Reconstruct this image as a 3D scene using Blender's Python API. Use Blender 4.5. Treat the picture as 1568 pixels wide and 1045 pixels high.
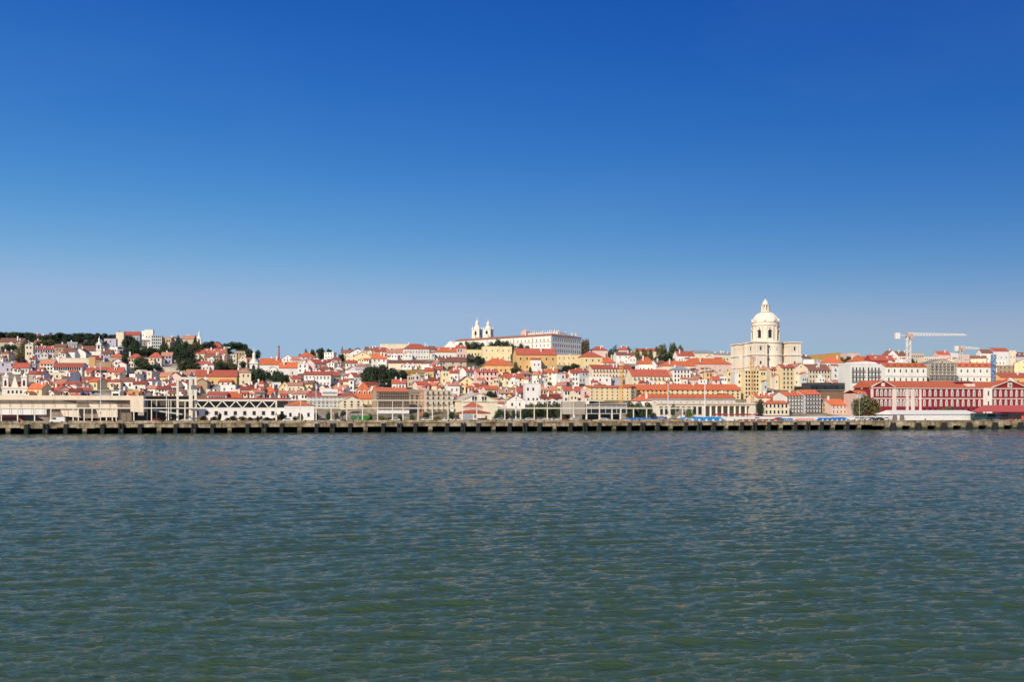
import bpy, math, random
import numpy as np
from mathutils import Vector
R = math.radians
for o in list(bpy.data.objects): bpy.data.objects.remove(o)
SC = bpy.context.scene
COL = SC.collection
# ---------------------------------------------------------------- camera
F = 1500.0; CX = 784.0; HOR = 628.7; CAMZ = 8.6      # focal length in photo pixels, horizon row, eye height
cam = bpy.data.cameras.new('camera'); camo = bpy.data.objects.new('camera', cam); COL.objects.link(camo)
camo.location = (0, 0, CAMZ); camo.rotation_euler = (R(90), 0, 0)
cam.sensor_width = 36; cam.lens = 36 * F / 1568; cam.shift_y = (HOR - 522.5) / 1568
cam.clip_start = 0.5; cam.clip_end = 20000
SC.camera = camo
# ---------------------------------------------------------------- sky and sun
SUN_AZ, SUN_EL = 211.0, 35.0                          # clockwise from +Y
w = bpy.data.worlds.new('World'); SC.world = w; w.use_nodes = True
nt = w.node_tree; nt.nodes.clear()
sky = nt.nodes.new('ShaderNodeTexSky'); sky.sky_type = 'NISHITA'; sky.sun_disc = False
sky.sun_elevation = R(SUN_EL); sky.sun_rotation = R(-SUN_AZ)
sky.air_density = 1.0; sky.dust_density = 0.35; sky.ozone_density = 3.0; sky.altitude = 0
hs = nt.nodes.new('ShaderNodeHueSaturation'); hs.inputs['Saturation'].default_value = 1.22; hs.inputs['Hue'].default_value = 0.5
bg = nt.nodes.new('ShaderNodeBackground'); bg.inputs['Strength'].default_value = 0.085
wo = nt.nodes.new('ShaderNodeOutputWorld')
nt.links.new(sky.outputs[0], hs.inputs['Color'])
# film response of the photograph's deep polarised blue: a power curve on each channel of the sky's light
sp = nt.nodes.new('ShaderNodeSeparateColor'); cb_ = nt.nodes.new('ShaderNodeCombineColor'); nt.links.new(hs.outputs[0], sp.inputs[0])
for ch, (pw, kk, top) in enumerate(((2.0, 3.4, .33), (1.36, 1.2, .48), (0.75, 0.96, .74))):
    m1 = nt.nodes.new('ShaderNodeMath'); m1.operation = 'POWER'; m1.inputs[1].default_value = pw
    m2 = nt.nodes.new('ShaderNodeMath'); m2.operation = 'MULTIPLY'; m2.inputs[1].default_value = kk * 0.085 ** (pw - 1)
    nt.links.new(sp.outputs[ch], m1.inputs[0]); nt.links.new(m1.outputs[0], m2.inputs[0])
    m3 = nt.nodes.new('ShaderNodeMath'); m3.operation = 'SMOOTH_MIN'; m3.inputs[1].default_value = top / 0.085; m3.inputs[2].default_value = 0.5 * top / 0.085
    nt.links.new(m2.outputs[0], m3.inputs[0]); nt.links.new(m3.outputs[0], cb_.inputs[ch])
# very faint high cirrus
tcw = nt.nodes.new('ShaderNodeTexCoord'); mpw = nt.nodes.new('ShaderNodeMapping'); mpw.inputs['Scale'].default_value = (1.2, 1.2, 3.5); nzw = nt.nodes.new('ShaderNodeTexNoise'); nzw.inputs['Scale'].default_value = 2.2; nzw.inputs['Detail'].default_value = 7
crw = nt.nodes.new('ShaderNodeValToRGB'); crw.color_ramp.elements[0].position = .50; crw.color_ramp.elements[0].color = (0, 0, 0, 1); crw.color_ramp.elements[1].position = .85; crw.color_ramp.elements[1].color = (.06, .06, .06, 1)
mxw = nt.nodes.new('ShaderNodeMix'); mxw.data_type = 'RGBA'; mxw.inputs[7].default_value = (3.6, 5.0, 7.4, 1)
nt.links.new(tcw.outputs['Generated'], mpw.inputs[0]); nt.links.new(mpw.outputs[0], nzw.inputs['Vector']); nt.links.new(nzw.outputs['Fac'], crw.inputs[0]); nt.links.new(crw.outputs[0], mxw.inputs[0]); nt.links.new(cb_.outputs[0], mxw.inputs[6])
nt.links.new(mxw.outputs[2], bg.inputs['Color']); nt.links.new(bg.outputs[0], wo.inputs[0])
sl = bpy.data.lights.new('sun', 'SUN'); sl.energy = 5.0; sl.angle = R(0.5); sl.color = (1.0, 0.89, 0.70)
so = bpy.data.objects.new('sun', sl); COL.objects.link(so)
sd = Vector((math.sin(R(SUN_AZ)) * math.cos(R(SUN_EL)), math.cos(R(SUN_AZ)) * math.cos(R(SUN_EL)), math.sin(R(SUN_EL))))
so.rotation_euler = sd.to_track_quat('Z', 'Y').to_euler(); so.location = sd * 300
SC.view_settings.view_transform = 'Standard'; SC.view_settings.look = 'None'
SC.view_settings.gamma = 1; SC.view_settings.exposure = 0.0
# ---------------------------------------------------------------- the lie of the land
QS, QY = 0.246, 393.9                                 # quay line Y = QY + QS*X
AQ = math.atan(QS)
EX = (math.cos(AQ), math.sin(AQ)); EN = (-math.sin(AQ), math.cos(AQ))
def lerp(x, tab):
    if x <= tab[0][0]: return tab[0][1]
    for (a, b), (c, d) in zip(tab, tab[1:]):
        if x <= c: return b + (d - b) * (x - a) / (c - a)
    return tab[-1][1]
RIDGE = [(-400,545),(0,524),(100,521),(170,525),(240,530),(300,527),(345,536),(385,549),(430,560),(480,552),(540,544),(590,540),(640,540),(700,540),(845,541),(890,549),(960,551),(1040,552),(1120,554),(1220,558),(1300,556),(1400,559),(1480,562),(1568,562),(2000,570)]
RDIST = [(0,660),(300,600),(430,520),(600,500),(900,500),(1200,520),(1568,560)]
def dist_u(px, u):
    return (QY + u) / (1 - QS * (px - CX) / F)
def terr(X, Y):
    a = X / max(Y, 1); a = max(-0.9, min(1.2, a)); px = CX + F * a
    u = Y - QS * X - QY
    if u < 55: return 4.0 - (0.15 if u < 50 else 0.15 - .03 * (u - 50))
    Ur = lerp(px, RDIST); Dr = dist_u(px, Ur); Zr = CAMZ + (HOR - lerp(px, RIDGE)) / F * Dr
    t = (u - 55) / (Ur - 55)
    if t > 1: return max(4, Zr - (u - Ur) * 0.06)
    return 4 + (Zr - 4) * (t ** 0.86)
def march(px, py):
    """distance at which the sight line through a photo point meets the ground"""
    a = (px - CX) / F
    D = dist_u(px, 56); Dm = dist_u(px, lerp(px, RDIST)) + 60
    while D < Dm:
        if terr(a * D, D) >= CAMZ + (HOR - py) / F * D: return D
        D += 3
    return Dm
def X_(px, D): return (px - CX) / F * D
def Z_(py, D): return CAMZ + (HOR - py) / F * D
# ---------------------------------------------------------------- materials
MATS = {}
def nm(name):
    m = bpy.data.materials.new(name); m.use_nodes = True; MATS[name] = m
    n = m.node_tree; b = n.nodes['Principled BSDF']; return m, n, b
def mix(n, mode, fac, c1, c2):
    x = n.nodes.new('ShaderNodeMix'); x.data_type = 'RGBA'; x.blend_type = mode
    for sock, v in ((0, fac), (6, c1), (7, c2)):
        if hasattr(v, 'links') or hasattr(v, 'is_linked'): n.links.new(v, x.inputs[sock])
        else: x.inputs[sock].default_value = v
    return x.outputs[2]
def noise(n, scale, detail=4, vec=None, rough=0.55):
    t = n.nodes.new('ShaderNodeTexNoise'); t.inputs['Scale'].default_value = scale; t.inputs['Detail'].default_value = detail; t.inputs['Roughness'].default_value = rough
    if vec is not None: n.links.new(vec, t.inputs['Vector'])
    return t.outputs['Fac']
def ramp(n, fac, stops):
    r = n.nodes.new('ShaderNodeValToRGB'); n.links.new(fac, r.inputs[0]); e = r.color_ramp.elements
    while len(e) < len(stops): e.new(0.5)
    for el, (p, c) in zip(e, stops): el.position = p; el.color = (c, c, c, 1) if not isinstance(c, tuple) else c + (1,)
    return r.outputs[0]
def mapping(n, coord, scale):
    tc = n.nodes.new('ShaderNodeTexCoord'); mp = n.nodes.new('ShaderNodeMapping'); mp.inputs['Scale'].default_value = scale
    n.links.new(tc.outputs[coord], mp.inputs['Vector']); return mp.outputs[0]
def geo(n): return n.nodes.new('ShaderNodeNewGeometry').outputs['Position']
def objcol(n): return n.nodes.new('ShaderNodeObjectInfo').outputs['Color']
# plaster: colour of the object, with blotches and streaks of weather
m, n, b = nm('plaster'); g = geo(n)
mp = n.nodes.new('ShaderNodeMapping'); mp.inputs['Scale'].default_value = (1, 1, 0.25); n.links.new(g, mp.inputs['Vector'])
c = mix(n, 'MULTIPLY', 1.0, objcol(n), ramp(n, noise(n, 0.35, 6, mp.outputs[0], 0.7), [(0.3, 0.78), (0.5, 0.97), (0.7, 1.0)]))
n.links.new(c, b.inputs['Base Color']); b.inputs['Roughness'].default_value = 0.85
# clay roof tile
m, n, b = nm('rooftile'); g = geo(n)
c = mix(n, 'MULTIPLY', 1.0, objcol(n), ramp(n, noise(n, 0.9, 7, g, 0.75), [(0.3, 0.55), (0.5, 1.0), (0.72, 1.3)]))
tc = n.nodes.new('ShaderNodeTexCoord'); wv = n.nodes.new('ShaderNodeTexWave'); wv.inputs['Scale'].default_value = 0.9; wv.bands_direction = 'X'; n.links.new(tc.outputs['Object'], wv.inputs['Vector'])
bp = n.nodes.new('ShaderNodeBump'); bp.inputs['Distance'].default_value = 0.08; bp.inputs['Strength'].default_value = 0.5; n.links.new(wv.outputs[1], bp.inputs['Height']); n.links.new(bp.outputs[0], b.inputs['Normal'])
n.links.new(c, b.inputs['Base Color']); b.inputs['Roughness'].default_value = 0.8
# metal / paint by object colour
m, n, b = nm('paint'); n.links.new(mix(n, 'MULTIPLY', 1.0, objcol(n), ramp(n, noise(n, 1.3, 5, geo(n)), [(0.3, 0.85), (0.6, 1.0)])), b.inputs['Base Color']); b.inputs['Roughness'].default_value = 0.45
m, n, b = nm('glass'); b.inputs['Base Color'].default_value = (0.02, 0.025, 0.03, 1); b.inputs['Roughness'].default_value = 0.12
m, n, b = nm('white_trim'); n.links.new(ramp(n, noise(n, 1.0, 4, geo(n)), [(0.3, (0.6, 0.57, 0.52)), (0.6, (0.78, 0.75, 0.7))]), b.inputs['Base Color']); b.inputs['Roughness'].default_value = 0.7
m, n, b = nm('stone_trim'); n.links.new(ramp(n, noise(n, 1.0, 5, geo(n)), [(0.3, (0.32, 0.27, 0.21)), (0.6, (0.52, 0.45, 0.36))]), b.inputs['Base Color']); b.inputs['Roughness'].default_value = 0.8
m, n, b = nm('shutter'); b.inputs['Base Color'].default_value = (0.12, 0.1, 0.08, 1); b.inputs['Roughness'].default_value = 0.6
m, n, b = nm('claytile'); oi = n.nodes.new('ShaderNodeObjectInfo')
c = mix(n, 'MULTIPLY', 1.0, ramp(n, oi.outputs['Random'], [(0.0, (.24, .09, .06)), (.35, (.44, .10, .055)), (.7, (.60, .15, .05)), (1.0, (.50, .22, .14))]), ramp(n, noise(n, 0.9, 7, geo(n), 0.75), [(0.3, 0.55), (0.5, 1.0), (0.72, 1.3)]))
n.links.new(c, b.inputs['Base Color']); b.inputs['Roughness'].default_value = 0.8
# limestone
m, n, b = nm('limestone'); g = geo(n)
c = mix(n, 'MULTIPLY', 1.0, objcol(n), ramp(n, noise(n, 0.25, 8, g, 0.7), [(0.25, 0.84), (0.5, 1.0)]))
n.links.new(c, b.inputs['Base Color']); b.inputs['Roughness'].default_value = 0.8
# leaves
m, n, b = nm('leaf'); g = n.nodes.new('ShaderNodeNewGeometry')
c = mix(n, 'MULTIPLY', 1.0, objcol(n), ramp(n, g.outputs['Random Per Island'], [(0.0, 0.4), (0.5, 1.0), (1.0, 2.3)]))
n.links.new(c, b.inputs['Base Color']); b.inputs['Roughness'].default_value = 0.7
m, n, b = nm('bark'); n.links.new(ramp(n, noise(n, 3, 4, geo(n)), [(0.3, (0.05, 0.035, 0.025)), (0.7, (0.12, 0.09, 0.06))]), b.inputs['Base Color'])
# quay concrete, stained
m, n, b = nm('quay_concrete'); g = geo(n)
mp = n.nodes.new('ShaderNodeMapping'); mp.inputs['Scale'].default_value = (0.9, 0.9, 0.12); n.links.new(g, mp.inputs['Vector'])
c = mix(n, 'MULTIPLY', 1.0, ramp(n, noise(n, 0.22, 6, g, 0.7), [(0.36, (0.15, 0.10, 0.055)), (0.50, (0.36, 0.275, 0.17)), (0.66, (0.60, 0.49, 0.35))]), ramp(n, noise(n, 1.0, 6, mp.outputs[0], 0.8), [(0.38, 0.35), (0.52, 1.0)]))
sx_ = n.nodes.new('ShaderNodeSeparateXYZ'); n.links.new(g, sx_.inputs[0]); mr = n.nodes.new('ShaderNodeMapRange'); mr.inputs['From Min'].default_value = 0.7; mr.inputs['From Max'].default_value = 1.5; n.links.new(sx_.outputs['Z'], mr.inputs['Value'])
c = mix(n, 'MIX', mr.outputs[0], (0.035, 0.04, 0.022, 1), c)      # weed and tide line
n.links.new(c, b.inputs['Base Color']); b.inputs['Roughness'].default_value = 0.85
m, n, b = nm('deck_paving'); n.links.new(ramp(n, noise(n, 0.3, 6, geo(n)), [(0.3, (0.28, 0.24, 0.2)), (0.7, (0.42, 0.38, 0.32))]), b.inputs['Base Color']); b.inputs['Roughness'].default_value = 0.9
m, n, b = nm('rubber'); b.inputs['Base Color'].default_value = (0.020, 0.021, 0.022, 1); b.inputs['Roughness'].default_value = 0.9
m, n, b = nm('void_shade'); b.inputs['Base Color'].default_value = (0.015, 0.014, 0.012, 1); b.inputs['Roughness'].default_value = 0.9  # near-black colour paints in the shade of the void under the deck
# hillside
m, n, b = nm('hillside'); g = geo(n)
n.links.new(ramp(n, noise(n, 0.05, 8, g, 0.7), [(0.35, (0.05, 0.06, 0.025)), (0.48, (0.20, 0.16, 0.10)), (0.62, (0.46, 0.40, 0.31))]), b.inputs['Base Color']); b.inputs['Roughness'].default_value = 0.95
# water
m, n, b = nm('water'); g = geo(n)
b.inputs['Base Color'].default_value = (0.042, 0.074, 0.030, 1); b.inputs['Roughness'].default_value = 0.06; b.inputs['IOR'].default_value = 1.33
mp = n.nodes.new('ShaderNodeMapping'); mp.inputs['Scale'].default_value = (0.5, 1.9, 1); mp.inputs['Rotation'].default_value = (0, 0, R(-16)); n.links.new(g, mp.inputs['Vector'])
b1 = n.nodes.new('ShaderNodeBump'); b1.inputs['Distance'].default_value = 0.32; b1.inputs['Strength'].default_value = 1.0
n.links.new(noise(n, 0.85, 6, mp.outputs[0], 0.65), b1.inputs['Height'])
b2 = n.nodes.new('ShaderNodeBump'); b2.inputs['Distance'].default_value = 0.045; b2.inputs['Strength'].default_value = 1.0
n.links.new(noise(n, 4.0, 4, mp.outputs[0], 0.6), b2.inputs['Height']); n.links.new(b1.outputs[0], b2.inputs['Normal'])
n.links.new(b2.outputs[0], b.inputs['Normal'])
# ---------------------------------------------------------------- mesh builder
class MB:
    def __init__(s): s.v = []; s.f = []; s.m = []; s.k = 0
    def face(s, pts, k=None):
        i = len(s.v); s.v += [tuple(p) for p in pts]; s.f.append(tuple(range(i, i + len(pts)))); s.m.append(s.k if k is None else k)
    def hexa(s, p, k=None):           # p: 4 bottom points ccw, 4 top points ccw
        i = len(s.v); s.v += [tuple(q) for q in p]
        for q in ((3,2,1,0),(4,5,6,7),(0,1,5,4),(1,2,6,5),(2,3,7,6),(3,0,4,7)):
            s.f.append(tuple(i + a for a in q)); s.m.append(s.k if k is None else k)
        return s
    def box(s, x0, x1, y0, y1, z0, z1, k=None):
        return s.hexa([(x0,y0,z0),(x1,y0,z0),(x1,y1,z0),(x0,y1,z0),(x0,y0,z1),(x1,y0,z1),(x1,y1,z1),(x0,y1,z1)], k)
    def prism(s, poly, y0, y1, k=None):   # poly in (x,z), ccw seen from -y, extruded along y
        nn = len(poly); i = len(s.v)
        s.v += [(x, y0, z) for x, z in poly] + [(x, y1, z) for x, z in poly]
        kk = s.k if k is None else k
        s.f.append(tuple(range(i, i + nn))); s.f.append(tuple(range(i + 2*nn - 1, i + nn - 1, -1))); s.m += [kk, kk]
        for a in range(nn):
            c = (a + 1) % nn; s.f.append((i + a, i + nn + a, i + nn + c, i + c)); s.m.append(kk)
        return s
    def bar(s, p, q, r, k=None):
        p = Vector(p); q = Vector(q); d = (q - p).normalized()
        u = d.cross(Vector((0, 0, 1)) if abs(d.z) < 0.9 else Vector((1, 0, 0))).normalized() * r; v_ = d.cross(u).normalized() * r
        return s.hexa([p-u-v_, p+u-v_, p+u+v_, p-u+v_, q-u-v_, q+u-v_, q+u+v_, q-u+v_], k)
    def lathe(s, prof, cx=0, cy=0, n=24, a0=0, a1=2*math.pi, k=None, caps=True):   # prof: (r,z) upward
        full = abs(a1 - a0 - 2*math.pi) < 1e-6; cnt = n if full else n + 1
        i = len(s.v); kk = s.k if k is None else k
        for r, z in prof:
            for j in range(cnt):
                t = a0 + (a1 - a0) * j / n; s.v.append((cx + r*math.cos(t), cy + r*math.sin(t), z))
        for a in range(len(prof) - 1):
            for j in range(n):
                c = (j + 1) % cnt
                s.f.append((i + a*cnt + j, i + a*cnt + c, i + (a+1)*cnt + c, i + (a+1)*cnt + j)); s.m.append(kk)
        if caps and full:
            s.f.append(tuple(i + (len(prof)-1)*cnt + j for j in range(cnt))); s.m.append(kk)
        return s
    def mesh(s, name, mats):
        me = bpy.data.meshes.new(name); me.from_pydata(s.v, [], s.f)
        for mt in (mats if isinstance(mats, (list, tuple)) else [mats]): me.materials.append(MATS[mt])
        me.polygons.foreach_set('material_index', s.m); me.update(); return me
    def build(s, name, mats, parent=None, color=None, smooth=False):
        me = s.mesh(name, mats)
        if smooth: me.polygons.foreach_set('use_smooth', [True]*len(me.polygons))
        return link(name, me, parent, color)
def link(name, me, parent=None, color=None, loc=None, scale=None, rotz=None):
    o = bpy.data.objects.new(name, me); COL.objects.link(o)
    if parent is not None: o.parent = parent
    if color is not None: o.color = tuple(color) + (1,) if len(color) == 3 else color
    if loc is not None: o.location = loc
    if scale is not None: o.scale = scale
    if rotz is not None: o.rotation_euler = (0, 0, rotz)
    return o
THINGS = []
def thing(name, label, cat, loc, rz=0, group=None):
    o = bpy.data.objects.new(name, None); COL.objects.link(o); o.location = loc; o.rotation_euler = (0, 0, rz); o.empty_display_size = 1
    o['label'] = label; o['category'] = cat
    if group: o['group'] = group
    return o
def tag(o, label, cat, group=None):
    o['label'] = label; o['category'] = cat
    if group: o['group'] = group
    return o
# window meshes: unit size, base centre at origin, wall plane y=0, looking toward -y
def win_mesh(kind):
    b = MB()
    if kind == 'framed':
        b.box(-.5, -.38, -.10, .02, 0, 1, 0); b.box(.38, .5, -.10, .02, 0, 1, 0); b.box(-.38, .38, -.10, .02, .9, 1, 0); b.box(-.55, .55, -.16, .02, -.06, 0, 0)
        b.box(-.38, .38, -.03, .02, 0, .9, 1); b.box(-.04, .04, -.05, -.03, 0, .9, 0)
        return b.mesh('window', ['white_trim', 'glass'])
    if kind == 'dark':
        b.box(-.5, .5, -.04, .02, 0, 1, 1); b.box(-.6, .6, -.14, .02, -.08, 0, 0); return b.mesh('window', ['stone_trim', 'glass'])
    if kind == 'stone':
        b.box(-.5, -.36, -.10, .02, 0, 1, 0); b.box(.36, .5, -.10, .02, 0, 1, 0); b.box(-.36, .36, -.10, .02, .88, 1, 0)
        b.box(-.36, .36, -.03, .02, 0, .88, 1); return b.mesh('window', ['stone_trim', 'glass'])
    if kind == 'shutter':
        b.box(-.5, -.25, -.08, .02, 0, 1, 1); b.box(.25, .5, -.08, .02, 0, 1, 1); b.box(-.25, .25, -.03, .02, 0, 1, 2); return b.mesh('window', ['white_trim', 'shutter', 'glass'])
    if kind == 'balcony':
        b.box(-.34, .34, -.04, .02, 0, 1, 1); b.box(-.8, .8, -.7, .02, -.06, 0, 0)
        for i in range(9): x = -.78 + i*.195; b.box(x-.025, x+.025, -.68, -.63, 0, .38, 2)
        b.box(-.8, .8, -.7, -.62, .38, .42, 2); return b.mesh('window', ['stone_trim', 'glass', 'shutter'])
    if kind in ('arched', 'archdark'):
        def arch(r, z0, zc): return [(-r, z0), (r, z0)] + [(r*math.cos(t), zc + r*math.sin(t)) for t in [math.pi*i/8 for i in range(9)]]
        if kind == 'arched':
            b.prism(arch(.5, 0, .62), -.12, .02, 0); b.prism(arch(.28, .06, .62), -.16, -.12, 2)
            b.box(-.03, .03, -.18, -.16, .06, .9, 0); b.box(-.28, .28, -.18, -.16, .4, .45, 0)
        else:
            b.prism(arch(.5, 0, .62), -.06, .02, 1)
        return b.mesh('window', ['white_trim', 'glass', 'curtain'])
m, n, b = nm('curtain'); b.inputs['Base Color'].default_value = (0.30, 0.27, 0.24, 1); b.inputs['Roughness'].default_value = 0.3
WIN = {k: win_mesh(k) for k in ('framed', 'dark', 'stone', 'shutter', 'balcony', 'arched', 'archdark')}
def windows(parent, x0, x1, rows_z, cols, kind, w, h, y=0.0, rz=0.0, drop=0.0, rnd=None, name='window'):
    """a grid of windows on the wall from (x0,y) running along direction rz; each one a part"""
    for z in rows_z:
        for i in range(cols):
            if rnd and rnd.random() < drop: continue
            t = x0 + (x1 - x0) * (i + .5) / cols + (rnd.uniform(-.25, .25) if rnd and drop else 0)
            if rz: lx, ly = (y, t)
            else: lx, ly = t, y
            link(name, WIN[kind], parent, loc=(lx, ly, z), scale=(w, 1, h), rotz=rz if rz else None)
# ---------------------------------------------------------------- ground, quay, water
def structure(o, label=None):
    o['kind'] = 'structure'
    if label: o['label'] = label
    return o
xs = list(range(-1500, 1900, 20)); us = [44, 52, 60] + list(range(70, 900, 14)) + [1000, 1300, 2000, 4000, 9000]
vs = []; fs = []
for u in us:
    for x in xs:
        Y = QY + u + QS * x
        if Y < 60: Y = 60
        vs.append((x * (1 if u < 1200 else u / 900), Y, terr(x, Y) if u > 50 else 3.8))
nx = len(xs)
for j in range(len(us) - 1):
    for i in range(nx - 1): fs.append((j*nx+i, j*nx+i+1, (j+1)*nx+i+1, (j+1)*nx+i))
me = bpy.data.meshes.new('hillside'); me.from_pydata(vs, [], fs); me.materials.append(MATS['hillside']); me.polygons.foreach_set('use_smooth', [True]*len(fs))
structure(link('hillside', me))
# water: displaced near the viewer, flat outside
rows = [-400.0, -60.0]; y = -6.0
while y < 520: rows.append(y); y += max(0.09, 0.0030 * max(y, 0))
rows += [900.0]
NC = 1000; av = np.concatenate([[-9.0, -1.6], np.linspace(-0.80, 0.80, NC), [1.6, 9.0]])
Yg = np.array(rows)[:, None] * np.ones(len(av))[None, :]
Xg = av[None, :] * (np.maximum(Yg, -5) + 55)
dy = np.maximum(0.09, 0.0030 * np.maximum(Yg, 0)) ; dx = 1.6 / NC * (np.maximum(Yg, -5) + 55)
rng = np.random.RandomState(4); H = np.zeros_like(Xg); DXX = np.zeros_like(Xg)
wav = np.concatenate([rng.uniform(0.40, 0.75, 30), rng.uniform(0.75, 1.6, 26), rng.uniform(1.6, 4.5, 9)])
for wi, lam in enumerate(list(wav) + [2.2, 2.7, 1.9, 2.4, 3.0, 3.6, 4.2, 2.8, 3.3]):
    th = R(14) + rng.normal(0, R(21 if lam < 2.6 else 13)); k = 2*math.pi/lam
    kx, ky = -math.sin(th)*k, math.cos(th)*k
    slope = 0.050 * (1.0 if lam < 1.6 else 0.55)
    if len(wav) <= wi < len(wav)+4: th = R(13) + rng.normal(0, R(9)); slope = .045
    if wi >= len(wav)+4: slope = .085 * np.clip((Yg-100)/150, 0, 1)
    kx, ky = -math.sin(th)*k, math.cos(th)*k
    fade = np.clip((lam / (3.2 * np.maximum(dy * abs(math.cos(th)), dx * abs(math.sin(th)))) - 0.25), 0, 1)
    ph = kx*Xg + ky*Yg + rng.uniform(0, 6.28) + 0.6*np.sin(Xg*0.11/lam**.5 + rng.uniform(0, 6)) + 0.5*np.sin(Yg*0.09 + rng.uniform(0, 6))
    mod = 0.65 + 0.35*np.sin(Xg*0.05*rng.uniform(.4, 1.5) + Yg*0.06*rng.uniform(.4, 1.5) + rng.uniform(0, 6))
    sn = np.sin(ph); H += slope/k * fade * mod * (sn + 0.22*np.cos(2*ph))
H[:2] = 0; H[-1] = 0; H[:, :2] = 0; H[:, -2:] = 0
co = np.stack([Xg, Yg, H], -1).reshape(-1, 3).astype(np.float32)
nr, ncol = Xg.shape; ii = (np.arange(nr-1)[:, None]*ncol + np.arange(ncol-1)[None, :]).reshape(-1)
quads = np.stack([ii, ii+1, ii+ncol+1, ii+ncol], -1).astype(np.int32)
me = bpy.data.meshes.new('water'); me.vertices.add(len(co)); me.vertices.foreach_set('co', co.ravel())
me.loops.add(quads.size); me.loops.foreach_set('vertex_index', quads.ravel())
me.polygons.add(len(quads)); me.polygons.foreach_set('loop_start', np.arange(0, quads.size, 4, dtype=np.int32)); me.polygons.foreach_set('loop_total', np.full(len(quads), 4, np.int32))
me.update(calc_edges=True); me.polygons.foreach_set('use_smooth', np.ones(len(quads), bool)); me.materials.append(MATS['water'])
structure(link('water', me))

# local quay frame: x along the quay, y inland, from a root at pixel column px, inland offset u
class Site:
    def __init__(s, px, u, z=4.0, D=None, rz=None):
        s.u = u; s.D = D or dist_u(px, u); s.X = X_(px, s.D); s.Y = s.D; s.z = z; s.px = px
        s.rz = AQ if rz is None else rz
        s.ex = (math.cos(s.rz), math.sin(s.rz))
    def x(s, px, off=0):    # local x of sight column px on the wall line at local depth off
        a = (px - CX) / F
        ox, oy = s.X - math.sin(s.rz)*off, s.Y + math.cos(s.rz)*off
        return (a*oy - ox) / (s.ex[0] - a*s.ex[1])
    def zz(s, py, lx=0): return Z_(py, s.Y + lx*s.ex[1]) - s.z
    @property
    def loc(s): return (s.X, s.Y, s.z)
    def thing(s, name, label, cat, group=None): return thing(name, label, cat, s.loc, s.rz, group)

# quay: deck slab, beam, piers, fenders
Q = Site(784, 0)
q = Q.thing('quay', 'long stained concrete quay on piers at the water edge', 'quay')
PX0, PX1 = -330, 2060
x0, x1 = Q.x(PX0), Q.x(PX1)
XR = Q.x(1336)
rq = random.Random(3)
b = MB(); b.box(x0, x1, 0.1, 60, -.5, 0.0); b.build('deck', 'deck_paving', q)
b = MB()
x = x0
while x < XR:          # edge beam in cast lengths with fine gaps
    nxn = min(x + rq.choice([6.3, 12.2, 12.2]), XR); o_ = rq.uniform(-.12, .1); b.box(x+.05, nxn-.05, -.25+o_, .8, -1.85+rq.uniform(-.12, .15), -.28); x = nxn
b.box(x0, x1, -.45, 1.2, -.28, 0.12); b.build('edge_beam', 'quay_concrete', q)
b = MB(); b.box(x0, x1, 13, 14, -7, -.5); b.box(x0, XR, 1.5, 13, -.8, -.5); b.build('back_wall', 'void_shade', q)
b = MB(); b.box(XR, x1, -.25, 3, -2.3, -.28); b.build('edge_wall', 'quay_concrete', q)
def pier(x, kind):
    b = MB()
    if kind == 'light': b.box(-.75, .75, -.1, 2.2, -6, -1.75)
    else: b.box(-.5, .5, .5, 2.2, -6, -1.75)
    x += rq.uniform(-.25, .25); o = b.build('pier', 'quay_concrete', q); o.location = (x, 0, 0)
    if kind == 'dark':
        f = MB(); f.box(-.68, .55, -1.0, -.3, -4.6, -.6, 0); f.box(-.73, .6, -1.12, -1.0, -4.2, -.9, 0); f.box(-.8, .6, -1.1, -.46, -.45, -.1, 1)
        o2 = f.build('fender', ['rubber', 'quay_concrete'], q); o2.location = (x, 0, 0)
    if kind == 'dual':
        f = MB(); f.lathe([(.38, -6), (.38, -.3)], -.65, -.8, 10); f.lathe([(.38, -6), (.38, -.3)], .55, -.8, 10)
        o2 = f.build('fender', 'rubber', q); o2.location = (x, 0, 0)
k = 0; x = Q.x(12) - 6.35*4*3
while x < XR - 3:
    pier(x, ['light', 'dark', 'dual', 'dark'][k % 4] if x < Q.x(1300) else ['light', 'dark'][k % 2]); x += 6.35; k += 1
px = 1355
while px < 1800:
    b = MB(); xa, xb = Q.x(px+0), Q.x(px+26); b.box(xa, xb, -.2, 3, -6, -2.3); b.build('pier', 'quay_concrete', q)
    f = MB(); xm = Q.x(px+11); f.box(-1.1, 1.1, -1.2, -.25, -4.9, -.9); f.box(-1.6, 1.6, -.9, -.3, -3.6, -2.0)
    f.build('fender', 'rubber', q).location = (xm, 0, 0); px += 39

# bollards on the quay edge
bb = MB(); bb.lathe([(.3, 0), (.22, .1), (.2, .4), (.36, .5), (.36, .62), (.1, .7)], n=10); bmesh_ = bb.mesh('bollard', 'rubber')
for i, px in enumerate(range(30, 1560, 73)):
    s = Site(px, .7); o = link('bollard', bmesh_, loc=(s.X, s.Y, 4.12)); tag(o, 'small black iron mooring bollard on the quay edge', 'bollard', 'mooring bollards along the quay edge')

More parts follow.
